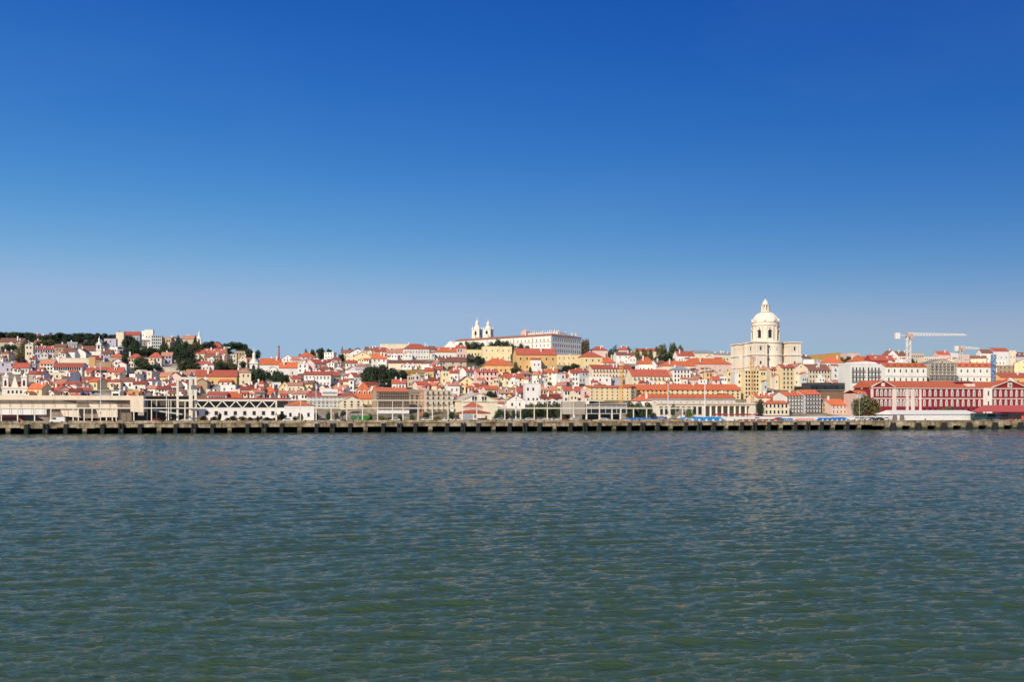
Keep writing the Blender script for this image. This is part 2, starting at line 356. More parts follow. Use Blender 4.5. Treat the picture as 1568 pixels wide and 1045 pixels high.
# ---------------------------------------------------------------- trees
def leaf_cloud(kind, seed, nleaf, ls):
    r = random.Random(seed); b = MB(); lobes = []
    if kind == 'round':
        lobes = [(0, 0, .5, .36)] + [(r.uniform(-.27, .27), r.uniform(-.27, .27), r.uniform(.25, .78), r.uniform(.14, .26)) for _ in range(9)]
    elif kind == 'umbrella':
        lobes = [(r.uniform(-.34, .34), r.uniform(-.34, .34), r.uniform(.5, .75), r.uniform(.13, .2)) for _ in range(13)]
    elif kind == 'cypress':
        lobes = [(r.uniform(-.06, .06), r.uniform(-.06, .06), .12 + i*.08, .24*(1 - (i/11)**1.6) + .05) for i in range(11)]
    elif kind == 'bush':
        lobes = [(r.uniform(-.36, .36), r.uniform(-.3, .3), r.uniform(.15, .6), r.uniform(.16, .3)) for _ in range(11)]
    tot = sum(l[3]**2 for l in lobes)
    for (cx, cy, cz, rr) in lobes:
        for _ in range(int(nleaf * rr*rr / tot)):
            d = Vector((r.gauss(0, 1), r.gauss(0, 1), r.gauss(0, 1))).normalized()
            rad = rr * (1 - .45 * r.random()**2) * (1 + .12 * math.sin(7*d.x + 5*d.y + seed) + r.gauss(0, .05))
            p = Vector((cx, cy, cz)) + d * rad
            if p.z < .02: continue
            u = Vector((r.gauss(0, 1), r.gauss(0, 1), r.gauss(0, .7))).normalized(); v = u.cross(d + Vector((r.gauss(0, .5), r.gauss(0, .5), r.gauss(0, .5)))).normalized()
            a = ls * r.uniform(.6, 1.4); u *= a; v *= a * .7
            b.face([p - u, p + v, p + u, p - v])
    return b.mesh('crown', 'leaf')
CROWN = {k: [leaf_cloud(k, s + 11, 2300 if k != 'cypress' else 1300, .034) for s in range(3)] for k in ('round', 'umbrella', 'cypress', 'bush')}
def trunk_mesh(limb):
    b = MB(); b.lathe([(.035, 0), (.026, .3), (.02, .6)], n=7)
    if limb:
        for i in range(5):
            t = i * 1.3; b.bar((0, 0, .28 + .04*i), (.22*math.cos(t), .22*math.sin(t), .55 + .03*i), .010)
    return b.mesh('trunk', 'bark')
TRUNK = {'round': trunk_mesh(1), 'umbrella': trunk_mesh(1), 'cypress': trunk_mesh(0), 'bush': trunk_mesh(1)}
GREEN = {'d': (.022, .040, .013), 'm': (.040, .060, .018), 'l': (.085, .105, .03), 'b': (.10, .075, .03), 'a': (.30, .17, .03), 'p': (.10, .03, .06), 'g': (.11, .095, .03)}
TREES = []
rt = random.Random(8)
def tree(px, ptop, wpx, pbase, kind='round', col='d', u=None, name='tree', DD=None):
    D = DD or (dist_u(px, u) if u is not None else march(px, pbase))
    W = wpx / F * D; H = (pbase - ptop) / F * D; X = X_(px, D)
    z = Z_(pbase, D) if u is None else 4.0
    if u is not None: H = Z_(ptop, D) - 4.0
    z = min(z, terr(X, D)) if u is None else z
    if DD: z = terr(X, D)
    H = Z_(ptop, D) - z
    nmn = {'round': 'tree', 'umbrella': 'pine_tree', 'cypress': 'cypress_tree', 'bush': 'shrub'}[kind]
    t = thing(nmn, '', 'tree' if kind != 'bush' else 'shrub', (X, D, z), rt.uniform(0, 6.28))
    c = tuple(x * rt.uniform(.8, 1.2) for x in GREEN[col])
    hh = H / {'round': .98, 'umbrella': .9, 'cypress': 1.08, 'bush': .88}[kind]
    link('crown', rt.choice(CROWN[kind]), t, c, scale=(W / ({'cypress': .56}.get(kind, 1.0)), W / ({'cypress': .56}.get(kind, 1.0)), hh))
    link('trunk', TRUNK[kind], t, scale=(max(W, H*.5), max(W, H*.5), hh))
    TREES.append((t, px, (ptop + pbase)/2, wpx, pbase - ptop, kind, col, u)); return t
# ---------------------------------------------------------------- houses
WALL = {'W': (.82,.79,.74), 'C': (.78,.67,.50), 'Y': (.82,.66,.38), 'O': (.76,.47,.19), 'P': (.76,.55,.49), 'G': (.46,.46,.46), 'B': (.58,.49,.38), 'R': (.42,.05,.06), 'T': (.46,.33,.21), 'L': (.50,.46,.55), 'D': (.05,.055,.065), 'S': (.62,.62,.60)}
ROOF = {'o': (.58,.145,.055), 'r': (.42,.10,.06), 'b': (.24,.10,.07), 'g': (.30,.31,.34), 'w': (.75,.72,.68), 'c': (.62,.55,.45)}
WNAME = {'W': 'white', 'C': 'cream', 'Y': 'yellow', 'O': 'ochre', 'P': 'pink', 'G': 'grey', 'B': 'beige', 'R': 'red', 'T': 'tan', 'L': 'lilac', 'D': 'dark', 'S': 'pale grey'}
RNAME = {'o': 'orange', 'r': 'red', 'b': 'brown', 'g': 'grey', 'w': 'white', 'c': 'cream'}
HOUSES = []
COVER = np.zeros((1045, 1700), bool)
rh = random.Random(21)
def jitter(c, r, s=.05):
    k = 1 + r.uniform(-s, s); return tuple(min(.9, x * k * (1 + r.uniform(-.02, .02))) for x in c)
def roof_slab(b, p0, p1, p2, p3, t=.18):     # a sloped sheet with thickness
    b.hexa([(p[0], p[1], p[2] - t) for p in (p0, p1, p2, p3)] + [p0, p1, p2, p3])
def house(xl, xr, ye, yb, yr, typ, wc, rc, yaw=0, cols=None, rows=None, win=None, u=None, dep=None, label=None, cat=None, name=None, dormers=0, chim=None, wwin=.95, hwin=1.5, group='houses stacked up the hillside', side=False, cover=True, zoff=0, z0=None):
    xc = (xl + xr) / 2
    if u is not None: D = dist_u(xc, u)
    else: D = march(xc, yb)
    th = R(yaw); X = X_(xc, D); zg = terr(X, D) if z0 is None else z0
    W = (xr - xl) / F * D / math.cos(th); h = Z_(ye, D) - zg
    h = max(h, 2.5); d = dep or max(6.5, min(13, W * .8))
    if typ == 'e': d = dep or 12
    Dr = D + (d/2 if typ in 'gh' else 0); rise = max(.9, Z_(yr, Dr) - (zg + h)) if typ != 'f' else 0
    if typ == 'h': rise = min(rise, d*.6)
    if typ == 'g': rise = min(rise, d*(.40 if label is None else .6))
    wide = (xr - xl); tall = yb - ye
    nmk = name or ('apartment_block' if (W > 17 and h > 8) or typ == 'f' and h > 11 else 'house')
    t = thing(nmk, label or '', cat or {'apartment_block': 'apartment block', 'house': 'house'}.get(nmk, nmk.replace('_', ' ')), (X, D, zg), th, group)
    hw = W/2; b = MB(); base = -4
    if typ == 'g':
        prof = [(0, base), (d, base), (d, h), (d/2, h + rise - .25), (0, h)]
        i = len(b.v); b.v += [(-hw, y, z) for y, z in prof] + [(hw, y, z) for y, z in prof]
        n5 = 5; b.f += [tuple(i + q for q in (4,3,2,1,0)), tuple(i + 5 + q for q in (0,1,2,3,4))]; b.m += [0, 0]
        for a in range(5):
            c = (a+1) % 5; b.f.append((i+a, i+c, i+5+c, i+5+a)); b.m.append(0)
    elif typ == 'e':
        b.prism([(-hw, base), (hw, base), (hw, h), (0, h + rise - .25), (-hw, h)], 0, d)
    elif typ == 'f':
        b.box(-hw, hw, 0, d, base, h - .9); b.box(-hw, hw, 0, .25, h-.9, h); b.box(-hw, hw, d-.25, d, h-.9, h); b.box(-hw, -hw+.25, .25, d-.25, h-.9, h); b.box(hw-.25, hw, .25, d-.25, h-.9, h)
    else: b.box(-hw, hw, 0, d, base, h)
    wcol = jitter(WALL[wc], rh, .10); b.build('wall', 'plaster', t, wcol)
    b = MB(); o_ = .4; rword = ''; rcol = jitter(ROOF[rc], rh, .18)
    if rc in 'or' and label is None and W < 13:
        q_ = rh.random(); rcol = tuple(a*(1-.6)+c_*.6 for a, c_ in zip(rcol, (.52, .30, .20))) if q_ < .28 else tuple(a*.55 for a in rcol) if q_ > .88 else rcol
        rword = 'faded' if q_ < .28 else 'dark' if q_ > .88 else ''
    if typ == 'g':
        s = rise / (d/2); roof_slab(b, (-hw-.25, -o_, h-o_*s+.05), (hw+.25, -o_, h-o_*s+.05), (hw+.25, d/2, h+rise), (-hw-.25, d/2, h+rise))
        roof_slab(b, (-hw-.25, d/2, h+rise-.004), (hw+.25, d/2, h+rise-.004), (hw+.25, d+o_, h-o_*s+.05), (-hw-.25, d+o_, h-o_*s+.05))
    elif typ == 'e':
        s = rise / hw; z0_ = h - o_*s + .05
        roof_slab(b, (-hw-o_, -.3, z0_), (0, -.3, h+rise), (0, d+.3, h+rise), (-hw-o_, d+.3, z0_))
        roof_slab(b, (0, -.3, h+rise-.004), (hw+o_, -.3, z0_), (hw+o_, d+.3, z0_), (0, d+.3, h+rise-.004))
    elif typ == 'h':
        q = min(d/2, hw) * .95; z1 = h + rise; z0_ = h + .02; a = hw + o_
        b.face([(-a,-o_,z0_),(a,-o_,z0_),(hw-q,d/2,z1),(-hw+q,d/2,z1)]); b.face([(a,d+o_,z0_),(-a,d+o_,z0_),(-hw+q,d/2,z1),(hw-q,d/2,z1)])
        b.face([(-a,d+o_,z0_),(-a,-o_,z0_),(-hw+q,d/2,z1)]); b.face([(a,-o_,z0_),(a,d+o_,z0_),(hw-q,d/2,z1)]); b.face([(-a,-o_,z0_),(-a,d+o_,z0_),(a,d+o_,z0_),(a,-o_,z0_)])
    elif typ == 'f':
        b.box(-hw+.25, hw-.25, .25, d-.25, h-.9, h-.7); b.box(-hw-.12, hw+.12, -.12, .37, h, h+.15); b.box(-hw-.12, hw+.12, d-.37, d+.12, h, h+.15); b.box(-hw-.12,-hw+.37,.37,d-.37,h,h+.15); b.box(hw-.37,hw+.12,.37,d-.37,h,h+.15)
    rf = b.build('roof', 'rooftile' if rc in 'orb' and typ != 'f' else 'plaster', t, rcol if typ != 'f' else tuple(x*.92 for x in wcol))
    nch = chim if chim is not None else (rh.choice([0, 1, 1, 2]) if typ != 'f' else rh.choice([0, 0, 1]))
    for _ in range(nch):
        cb = MB(); cxx = rh.uniform(-hw*.8, hw*.8); cy = rh.uniform(.2, .7)*d; top = h + (rise if typ != 'f' else 0) + rh.uniform(.3, 1.2)
        if typ == 'e': top = h + rise*(1-abs(cxx)/hw) + 1.3
        cb.box(-.45, .45, -.35, .35, h*.9, top, 0); cb.box(-.55, .55, -.45, .45, top, top+.14, 0); cb.box(-.25, .25, -.2, .2, top+.14, top+.4, 1)
        c_ = cb.build('chimney', ['plaster', 'rooftile'], rf, jitter(WALL['W'], rh)); c_.location = (cxx, cy, 0)
    if label is None and typ == 'g' and not dormers and W > 8 and rh.random() < .35: dormers = rh.choice([1, 2, 3]) if W > 11 else 1
    for i in range(dormers):
        cxx = -hw + W*(i+.5)/dormers; s = rise/(d/2); yy = d*.16; zz_ = h + yy*s
        cb = MB(); cb.prism([(-.7, -.2), (.7, -.2), (.7, 1.2), (0, 1.8), (-.7, 1.2)], 0, 2.2); dm = cb.build('dormer', 'plaster', rf, WALL['W']); dm.location = (cxx, yy, zz_)
        link('window', WIN['dark'], dm, loc=(0, 0, .1), scale=(.8, 1, 1.0))
    if cols is None: cols = max(1, int(round(W / rh.uniform(2.6, 3.6))))
    if rows is None: rows = max(1, int(round(h / 3.4)))
    if cols > 14: cols = 14
    if len(HOUSES) and label is None and win is None:
        while cols*rows > 6: cols, rows = (cols-1, rows) if cols > rows else (cols, rows-1)
    wk = win or rh.choice(['framed', 'dark', 'dark', 'stone', 'stone', 'shutter', 'shutter', 'balcony' if W > 12 else 'stone'])
    fl = h / max(rows, 1)
    if rows and cols:
        windows(t, -hw+.5, hw-.5, [i*fl + fl*.32 for i in range(rows)], cols, wk, wwin, min(hwin, fl*.55), 0, 0, .10 if win is None else 0, rh)
        if typ == 'e' and rise > 2.2: windows(t, -1, 1, [h + .3], 1, wk, .8, 1.0)
    if label is None and h < 14 and typ != 'f' or (label is None and rh.random() < .3):
        for _ in range(rh.choice([0, 1, 1, 2] if W > 9 else [0, 1, 1])):
            ew = min(6.5, rh.uniform(.25, .45)*W); eh = rh.uniform(.35, .7)*h; ed = rh.uniform(2.5, 5); ex = rh.uniform(-hw + ew*.4, hw - ew*.4); eb = MB(); kd = rh.choice(['flat', 'lean', 'gable', 'gable'])
            if kd == 'flat':
                eb.box(-ew/2, ew/2, -ed, .5, -5, eh, 0); eb.box(-ew/2-.1, ew/2+.1, -ed-.1, -ed+.15, eh, eh+.8, 0)
                if ew > 3: eb.box(-ew*.2, ew*.2, -ed*.6, -.2, eh, eh+1.9, 0)
            elif kd == 'lean':
                eb.box(-ew/2, ew/2, -ed, .5, -5, eh, 0); eb.hexa([(-ew/2-.2, -ed-.3, eh+.01), (ew/2+.2, -ed-.3, eh+.01), (ew/2+.2, .3, eh+.01), (-ew/2-.2, .3, eh+.01), (-ew/2-.2, -ed-.3, eh+.15), (ew/2+.2, -ed-.3, eh+.15), (ew/2+.2, .3, eh+1.6), (-ew/2-.2, .3, eh+1.6)], 1)
            else:
                gr = ew*rh.uniform(.25, .4); eb.prism([(-ew/2, -5), (ew/2, -5), (ew/2, eh), (0, eh+gr-.2), (-ew/2, eh)], -ed, .5, 0)
                for sg in (-1, 1): eb.hexa([(sg*(ew/2+.3), -ed-.25, eh-.25), (0, -ed-.25, eh+gr-.15), (0, .5, eh+gr-.15), (sg*(ew/2+.3), .5, eh-.25), (sg*(ew/2+.3), -ed-.25, eh-.05), (0, -ed-.25, eh+gr+.1), (0, .5, eh+gr+.1), (sg*(ew/2+.3), .5, eh-.05)] if sg > 0 else [(0, -ed-.25, eh+gr-.15), (sg*(ew/2+.3), -ed-.25, eh-.25), (sg*(ew/2+.3), .5, eh-.25), (0, .5, eh+gr-.15), (0, -ed-.25, eh+gr+.1), (sg*(ew/2+.3), -ed-.25, eh-.05), (sg*(ew/2+.3), .5, eh-.05), (0, .5, eh+gr+.1)], 1)
            for wx_ in ((-ew*.22, ew*.22) if ew > 3.2 else (0,)): eb.box(wx_-.4, wx_+.4, -ed-.05, -ed+.01, eh*.45, eh*.45+1.2, 2)
            eo = eb.build('extension', ['plaster', 'claytile', 'glass'], t, jitter(WALL[rh.choice([wc, 'W', 'W', 'W', 'C', 'S'])], rh)); eo.location = (ex, 0, 0)
    if side:
        r_ = [i*fl + fl*.32 for i in range(rows)]; nc = max(1, int(d/3))
        sx = hw if side == 'r' else -hw
        windows(t, .6, d-.6, r_, nc, wk, wwin, min(hwin, fl*.55), sx, R(90) if side == 'r' else R(-90))
    if cover: COVER[max(0, int(min(ye, yr))):int(yb), max(0, int(xl)):int(xr)+1] = True
    HOUSES.append(dict(t=t, rw=rword, x=xc, y=(yr+yb)/2 if yr < ye else (ye+yb)/2, w=xr-xl, h=yb-ye, W=W, H=h, typ=typ, wc=wc, rc=rc, lab=label, rows=rows, cols=cols))
    return t
def yawd(xc):   # most facades roughly follow the shore
    return rh.choice([0, 8, 14, 20, -12, 28, 36, -24, 42])
HT = """
0 34 524 532 518 g B b 10 0 0
24 35 525 535 521 e T b
0 6 523 532 520 e W b
39 58 515 525 511 g C b 8 4 1
57 74 517 525 513 g W r
69 89 521 527 518 g W b
50 61 525 530 521 g T b
39 50 528 556 526 f C w 14 2 5
50 84 535 550 530 g L r 10 9 2 dark
84 100 531 549 527 g T b 10 4 2
104 117 527 535 524 g G g
98 114 538 550 529 g W b 8 1 1
112 131 540 550 533 e W b 6 0 0
0 14 542 554 537 h B b
14 26 541 552 538 e T b
0 22 556 571 553 f L w 10 5 3
20 43 563 573 555 g W r 10 5 1 framed
43 54 559 571 556 f L w
61 82 557 574 549 g W o 6 4 3 dark
82 124 562 578 556 g W r 6 12 2 dark
45 58 572 586 568 g B r 20
55 67 573 592 569 g W r 4 2 3
68 100 571 583 569 f C w 4 4 1
100 108 571 587 569 f W w
65 98 586 595 581 g W r 8 6 1
41 66 595 607 587 g Y o -18 2 1
75 92 597 606 591 g W r
101 120 588 602 584 g W r 10 4 2
118 134 590 603 586 g P b
92 106 599 610 594 h W o
106 122 600 612 595 g W r
124 138 598 610 593 g W r
178 189 509 532 507 f C w 6 0 0
189 213 513 532 508 g G r 12 5 2 dark
217 226 507 524 505 f W w 8 2 4
222 234 505 523 504 f W w 10 3 4
232 247 514 538 512 f S w 12 5 5 dark
214 228 521 530 519 f B w
226 235 524 534 522 f W w
249 262 517 537 515 f T w 8 4 4
262 269 518 536 516 g Y b
156 172 541 554 531 g L b 10 3 2
119 148 537 547 530 g W b 6 0 0
160 177 519 535 517 f L w 12 4 4
168 181 532 542 530 f W w
180 188 532 549 529 h G g 10 4 4 dark
178 193 558 574 554 e W r 12 2 2
196 217 549 563 542 h C r 8 5 2 dark
228 247 548 563 540 h C r 8 4 2
247 263 545 558 538 g L r 8 4 2
130 147 567 579 563 g W r 6 6 2
145 166 567 580 562 h W r 4 7 2 dark
165 187 569 582 562 g C r 6 5 2
197 208 573 586 571 f W w
207 217 569 585 567 f C w
215 224 567 584 565 f W w
224 233 569 587 567 f C w
232 243 571 583 566 e W r
183 197 600 610 597 h O b 6 2 1
198 211 598 610 596 f O w
171 183 600 612 596 f W w 4 3 1 dark
222 234 583 594 580 g W r
222 238 595 608 590 g W r
240 258 596 609 591 g W r 8 5 2
256 272 590 602 586 g W r
258 282 602 612 597 g Y b 8 4 1
150 168 583 595 578 g W r
168 184 585 597 580 h C r
184 204 584 597 579 g W b
204 222 588 600 583 g W r
126 142 582 593 577 g C r
278 297 519 527 514 g B r 4 3 1
320 341 533 542 525 h C r 6 0 0
311 344 541 552 534 g W r 6 8 2
297 313 541 551 536 g C r 8
313 336 547 555 542 g B b 6 5 1
348 362 543 556 540 f C w 8 4 2
360 375 538 556 536 f T w 8 4 3
291 327 559 570 553 h W r 6 4 1 dark
300 361 576 594 567 g O r 10 6 1 dark
285 309 571 584 566 g W r 8 5 1
300 317 585 603 580 e T b 8 0 0
341 362 581 594 575 e W r 16 3 2
361 384 571 591 565 h C r 6 4 3
338 360 590 603 586 f W w 8
272 290 574 586 570 g W r
272 288 588 600 584 e W r
318 346 605 616 600 g W r 10 7 1 dark
347 369 608 617 600 g W o 10
367 386 597 610 592 g C r 8
386 402 597 612 592 g W r
365 378 550 563 543 e C r 10 1 1
373 385 553 563 546 g W r
398 428 558 576 547 g W o 8 3 1
428 455 563 578 555 g W o 14 2 1
432 448 549 560 543 e W r
448 462 551 560 546 g C r
462 482 547 557 540 h W o
476 490 541 550 538 f W w
496 511 540 550 537 f W w
484 512 557 567 551 g P r
455 472 558 572 555 f W w
480 506 567 576 561 h C b
466 506 574 593 569 g W r 8 7 2 framed
505 520 575 588 569 g C r
510 522 551 562 546 h P r
391 404 588 600 583 h Y r
404 429 586 597 584 f W w 8 3 1
428 443 592 603 584 e Y o 14
441 463 590 602 586 g C r 10 4 1
456 479 588 600 583 g Y b
400 421 600 612 592 h W o
425 447 602 613 598 g W r 8
446 472 603 614 598 g W r 8 5 1
391 404 601 613 597 g C r
521 537 540 550 536 g B b
535 560 541 549 534 e W r 6 2 1
543 567 545 557 539 e Y b 8 2 1
530 546 547 557 545 f C w 6 2 1
529 547 556 572 552 g W r 8 3 2
545 561 561 575 556 h L r 10 0 0
529 555 568 581 566 f W w 8 2 1 dark
558 574 536 548 531 g B b
573 592 538 549 532 g B r
569 592 549 564 540 g W o 8 4 2
567 581 579 589 575 g W r
580 593 579 588 575 g C b
582 629 527 540 524 f C w 4 12 1 dark
592 617 540 551 534 g W r 6 8 1 dark
618 657 535 551 527 h W r 12 9 2 framed
595 650 556 566 552 g C b 6 4 1
600 621 587 598 581 g W r 4 4 1
624 636 576 594 571 f B w 8 3 3
636 643 574 594 571 f W w
518 535 584 598 580 g C r
534 542 583 600 580 f W w
542 560 576 588 571 g W r
561 580 589 600 585 g C o
664 699 539 551 532 g W o 8 7 1
655 668 535 551 530 g W b 30 2 1
699 714 533 549 529 g P r 10 3 2
672 714 554 566 547 g B b 8 8 2
652 670 557 567 552 g W r
650 664 568 580 563 g O r
664 678 566 580 561 g W r
676 688 569 598 566 f Y w 10 2 4
688 702 571 584 566 g W r
700 714 566 576 560 e Y r
714 730 569 580 563 g W r
702 728 586 602 576 e Y r 10 3 3
730 763 570 592 565 g P r 12 5 3 dark
765 780 578 592 572 h C r
774 802 579 593 572 g C r 8 6 2
655 671 583 593 578 g W r
728 745 592 603 587 g W r
743 764 596 608 591 g P o
764 788 602 614 596 g W r 8 6 2
786 804 600 612 594 g W r
686 704 590 604 585 g W r
715 741 536 548 534 f Y w 8 5 1 dark
740 784 531 553 528 f Y w 8 5 2 framed
742 785 560 574 549 h O o 10 8 1
791 853 543 568 534 g O r 12 6 2 dark
852 897 544 562 541 f Y w 12 6 2 framed
892 923 547 567 539 h Y r 14 3 2 dark
800 815 573 588 569 g W r
815 828 574 590 569 g W r
826 838 572 590 568 g W r 14
838 853 570 585 565 g C o
852 866 573 592 568 f W w
864 876 575 590 571 g P r
874 887 571 592 566 g W r 14 2 3
886 902 569 588 564 g W r
804 828 588 620 584 f W w 8 4 4
826 854 597 607 591 g C o 8 6 1
827 859 610 622 604 g S r 8 9 2
863 891 598 618 592 g W r 8 6 2 dark
890 902 597 620 594 f P w 8
852 866 590 604 585 g C r
776 804 613 628 605 e W r 4 2 1
905 931 537 548 531 h P r 6 7 1
947 967 537 547 531 h W r
944 973 544 557 539 g W b 8 7 2
975 1018 538 549 534 g C r 10 9 1
923 944 556 568 546 h W o
978 1005 558 571 547 h W o 8 6 1
1004 1021 557 572 552 g W b
906 968 565 580 559 g C r 10 12 2 balcony
902 936 577 598 574 f W w 8 7 2
936 953 580 598 577 f L w 8
967 1027 576 594 566 g C r 12 9 2 balcony
1030 1044 541 552 537 g C b
1037 1064 545 556 538 g W r 10 8 1
1063 1093 541 555 537 g C g 12 8 1
1092 1122 543 556 539 g C g 12 9 1
1014 1068 561 575 553 h C o 10 9 1
1050 1122 558 574 549 h P o 12 10 1
1030 1058 567 593 561 h W g 10 5 4 dark
1046 1072 581 594 577 g P r 8 4 1
1008 1028 575 592 568 g Y r
1060 1076 578 592 568 g P r
1070 1082 582 596 577 f W w
1081 1092 571 594 568 f O w 8 2 3
1091 1102 582 596 571 g P r
1101 1114 577 596 573 f W w 8 3 3
1113 1125 569 596 566 f Y w 8 2 3
1125 1140 571 610 568 f S w 8 1 4
1139 1164 568 612 565 f Y w 10 5 7 dark
1163 1174 566 604 560 g Y o 10 2 5
1179 1197 566 596 562 g C r 10 4 6 dark
1196 1217 563 598 558 g Y r 16 3 5 dark
1199 1214 557 566 553 h C o
1215 1238 564 592 556 e C r 16 3 3
1158 1208 609 622 602 g C o 12 9 1 
1237 1273 567 588 558 g B b 12 7 3 dark
1273 1301 562 588 560 f W w 12 3 3 balcony
1225 1245 548 560 543 g W b
1244 1264 551 561 547 f W w
1264 1294 556 564 547 h W o 12 4 1
1296 1318 541 549 538 f P w 12
1305 1345 554 564 546 h P o 12
1333 1372 552 566 544 g R r 12 5 1
1357 1376 545 560 536 e W b 8
1374 1396 545 560 537 g W b 8
1394 1416 541 556 536 f B w 8 6 3 dark
1414 1438 547 560 541 f C w 8 7 2 dark
1436 1456 543 556 538 g P r
1454 1470 541 554 538 f W w
1470 1486 543 558 538 f P w
1484 1508 549 562 545 g C b
1503 1522 541 556 534 g W b 8
1520 1546 538 552 533 g W r 8
1540 1556 537 552 533 f C w 8
1552 1575 546 558 540 g L b
1522 1540 552 566 548 f W w
1527 1557 560 573 557 f T w 10 4 2 dark
1556 1580 556 580 550 e Y r
1530 1580 578 590 571 g O r 10 6 1
1288 1302 600 612 597 f W w 8 1 1
"""
for ln in HT.strip().splitlines():
    p = ln.split(); nums = [float(v) for v in p[:5]]; kw = {}
    if len(p) > 9: kw['cols'] = int(p[9])
    if len(p) > 10: kw['rows'] = int(p[10])
    if len(p) > 11: kw['win'] = p[11]
    if '0 0' in ' '.join(p[9:11]): kw['cols'] = kw['rows'] = 0
    house(*nums, p[5], p[6], p[7], float(p[8]) if len(p) > 8 else yawd(0), **kw)
# ---------------------------------------------------------------- landmarks
LS = (.76, .67, .55)       # warm limestone
def pinnacle(b, x, y, z, s=1.0): b.box(x-.35*s, x+.35*s, y-.35*s, y+.35*s, z, z+.9*s); b.lathe([(.38*s, z+.9*s), (.12*s, z+1.5*s), (.02*s, z+2.8*s)], x, y, 8)
def cover(x0, x1, y0, y1): COVER[int(y0):int(y1), int(max(0, x0)):int(x1)] = True
# great domed church
D = 740; Xc = X_(1172, D + 25); zb = terr(Xc, D + 10); z = lambda py: Z_(py, D + 25) - zb
p = thing('domed_church', 'huge white stone church with a great dome and lantern above the yellow blocks', 'church', (Xc, D + 25, zb), R(13))
k = (D + 25) / F
b = MB(); zc1, zc0 = z(526), z(546)
H0 = 23.0
def block(b, sx, sy, z0, z1, e=0):
    cx, cy = sx*14.6, sy*14.6; b.box(cx-5.6-e, cx+5.6+e, cy-5.6-e, cy+5.6+e, z0, z1)
def body(z0, z1, e=0):
    b = MB()
    for sx in (-1, 1):
        for sy in (-1, 1): block(b, sx, sy, z0, z1, e)
    for a in range(4):
        t = a*math.pi/2; cx, cy = 11*math.cos(t), 11*math.sin(t)
        b.lathe([(7.9 + e*.8, z0), (7.9 + e*.8, z1)], cx, cy, 32)
    b.lathe([(13+e*.3, z0), (13+e*.3, z1)], 0, 0, 8, R(22.5), R(382.5))
    return b
body(-8, zc1 - .8).build('wall', 'limestone', p, LS)
body(zc1 - .8, zc1, .8).build('cornice', 'limestone', p, LS)
body(zc0 - .3, zc0 + .5, .65).build('cornice', 'limestone', p, LS)
body(zc0 - 9.3, zc0 - 8.8, .45).build('cornice', 'limestone', p, LS); body(zc1 - 4.0, zc1 - 3.7, .15).build('cornice', 'limestone', p, (.7,.62,.5))
p.scale = (.97, .97, 1)
b = MB()
for sx in (-1, 1):
    for sy in (-1, 1):
        for dx in (-5.2, -3.0, 3.0, 5.2):
            cx, cy = sx*14.6, sy*14.6
            b.box(cx+dx-.35, cx+dx+.35, cy-5.85, cy-5.6, 0, zc1-.8) if sy < 0 else None
            b.box(cx-5.85 if sx < 0 else cx+5.6, cx-5.6 if sx < 0 else cx+5.85, cy+dx-.35, cy+dx+.35, 0, zc1-.8)
b.build('pilaster', 'limestone', p, (.74, .66, .55))
for sx in (-1, 1):
    windows(p, sx*14.6-1, sx*14.6+1, [zc0+3.5, z(562)], 1, 'stone', 1.7, 3.6, -20.2)
    windows(p, -14.6-1, -14.6+1, [zc0+3.5, z(562)], 1, 'stone', 1.7, 3.0, sx*20.2, R(90*sx))
for t in (-90, -45-22):
    pass
for dx in (-4.5, 0, 4.5): link('window', WIN['stone'], p, loc=(dx, -11-math.sqrt(7.9**2-dx*dx)+.05, zc1-6.5), scale=(1.1, 1, 1.6), rotz=math.atan2(dx, 12))
for dx in (-6, 6): link('window', WIN['stone'], p, loc=(dx, -11-math.sqrt(7.9**2-dx*dx)+.05, zc0-4), scale=(1.2, 1, 1.8), rotz=math.atan2(dx, 9))
# drum
rd = 20.6 * k; z0, z1, z2 = zc1, z(498.5), z(463 + 14.5)
b = MB(); b.lathe([(rd+2.2, z0), (rd+2.2, z0+1.2), (rd, z0+1.3), (rd, z1-.9), (rd+.7, z1-.6), (rd+.7, z1), (rd+.1, z1), (rd+.1, z(495)), (rd+.4, z(495)), (rd+.4, z(494.3))], n=48)
dr = b.build('drum', 'limestone', p, LS)
for i in range(8):
    t = R(-90 - 8 + 45*i)
    link('window', WIN['archdark'], dr, loc=(rd*math.cos(t), rd*math.sin(t), z(519)), scale=(2.5, 2, (z(505)-z(519))), rotz=t + R(90))
    o = MB(); zz1 = z(504)-z(519)
    fr = [(2.3*math.cos(q)*1.0, 3.6 + 2.3*math.sin(q)) for q in [math.pi*j/10 for j in range(11)]]
    for j in range(10): o.bar((fr[j][0], -.35, fr[j][1]*zz1/6.6), (fr[j+1][0], -.35, fr[j+1][1]*zz1/6.6), .32)
    o.bar((2.3, -.35, 0), (2.3, -.35, 3.6*zz1/6.6), .32); o.bar((-2.3, -.35, 0), (-2.3, -.35, 3.6*zz1/6.6), .32)
    oo = o.build('window_arch', 'limestone', dr, LS); oo.location = (rd*math.cos(t), rd*math.sin(t), z(519)); oo.rotation_euler = (0, 0, t + R(90))
b = MB()
for i in range(16):
    t = R(-90 - 8 + 22.5 + 22.5*i) if i % 1 == 0 else 0
    if (i % 2) == 0: b.bar((rd*1.01*math.cos(t-.16), rd*1.01*math.sin(t-.16), z0+1.3), (rd*1.01*math.cos(t-.16), rd*1.01*math.sin(t-.16), z1-.9), .45); b.bar((rd*1.01*math.cos(t+.16), rd*1.01*math.sin(t+.16), z0+1.3), (rd*1.01*math.cos(t+.16), rd*1.01*math.sin(t+.16), z1-.9), .45)
b.build('drum_pilaster', 'limestone', dr, LS)
zd0, zd1 = z(494.3), z(478); rr = 19.8*k
prof = [(rr*math.cos(q), zd0 + (zd1-zd0)*math.sin(q)) for q in [R(88)*i/14 for i in range(15)]]
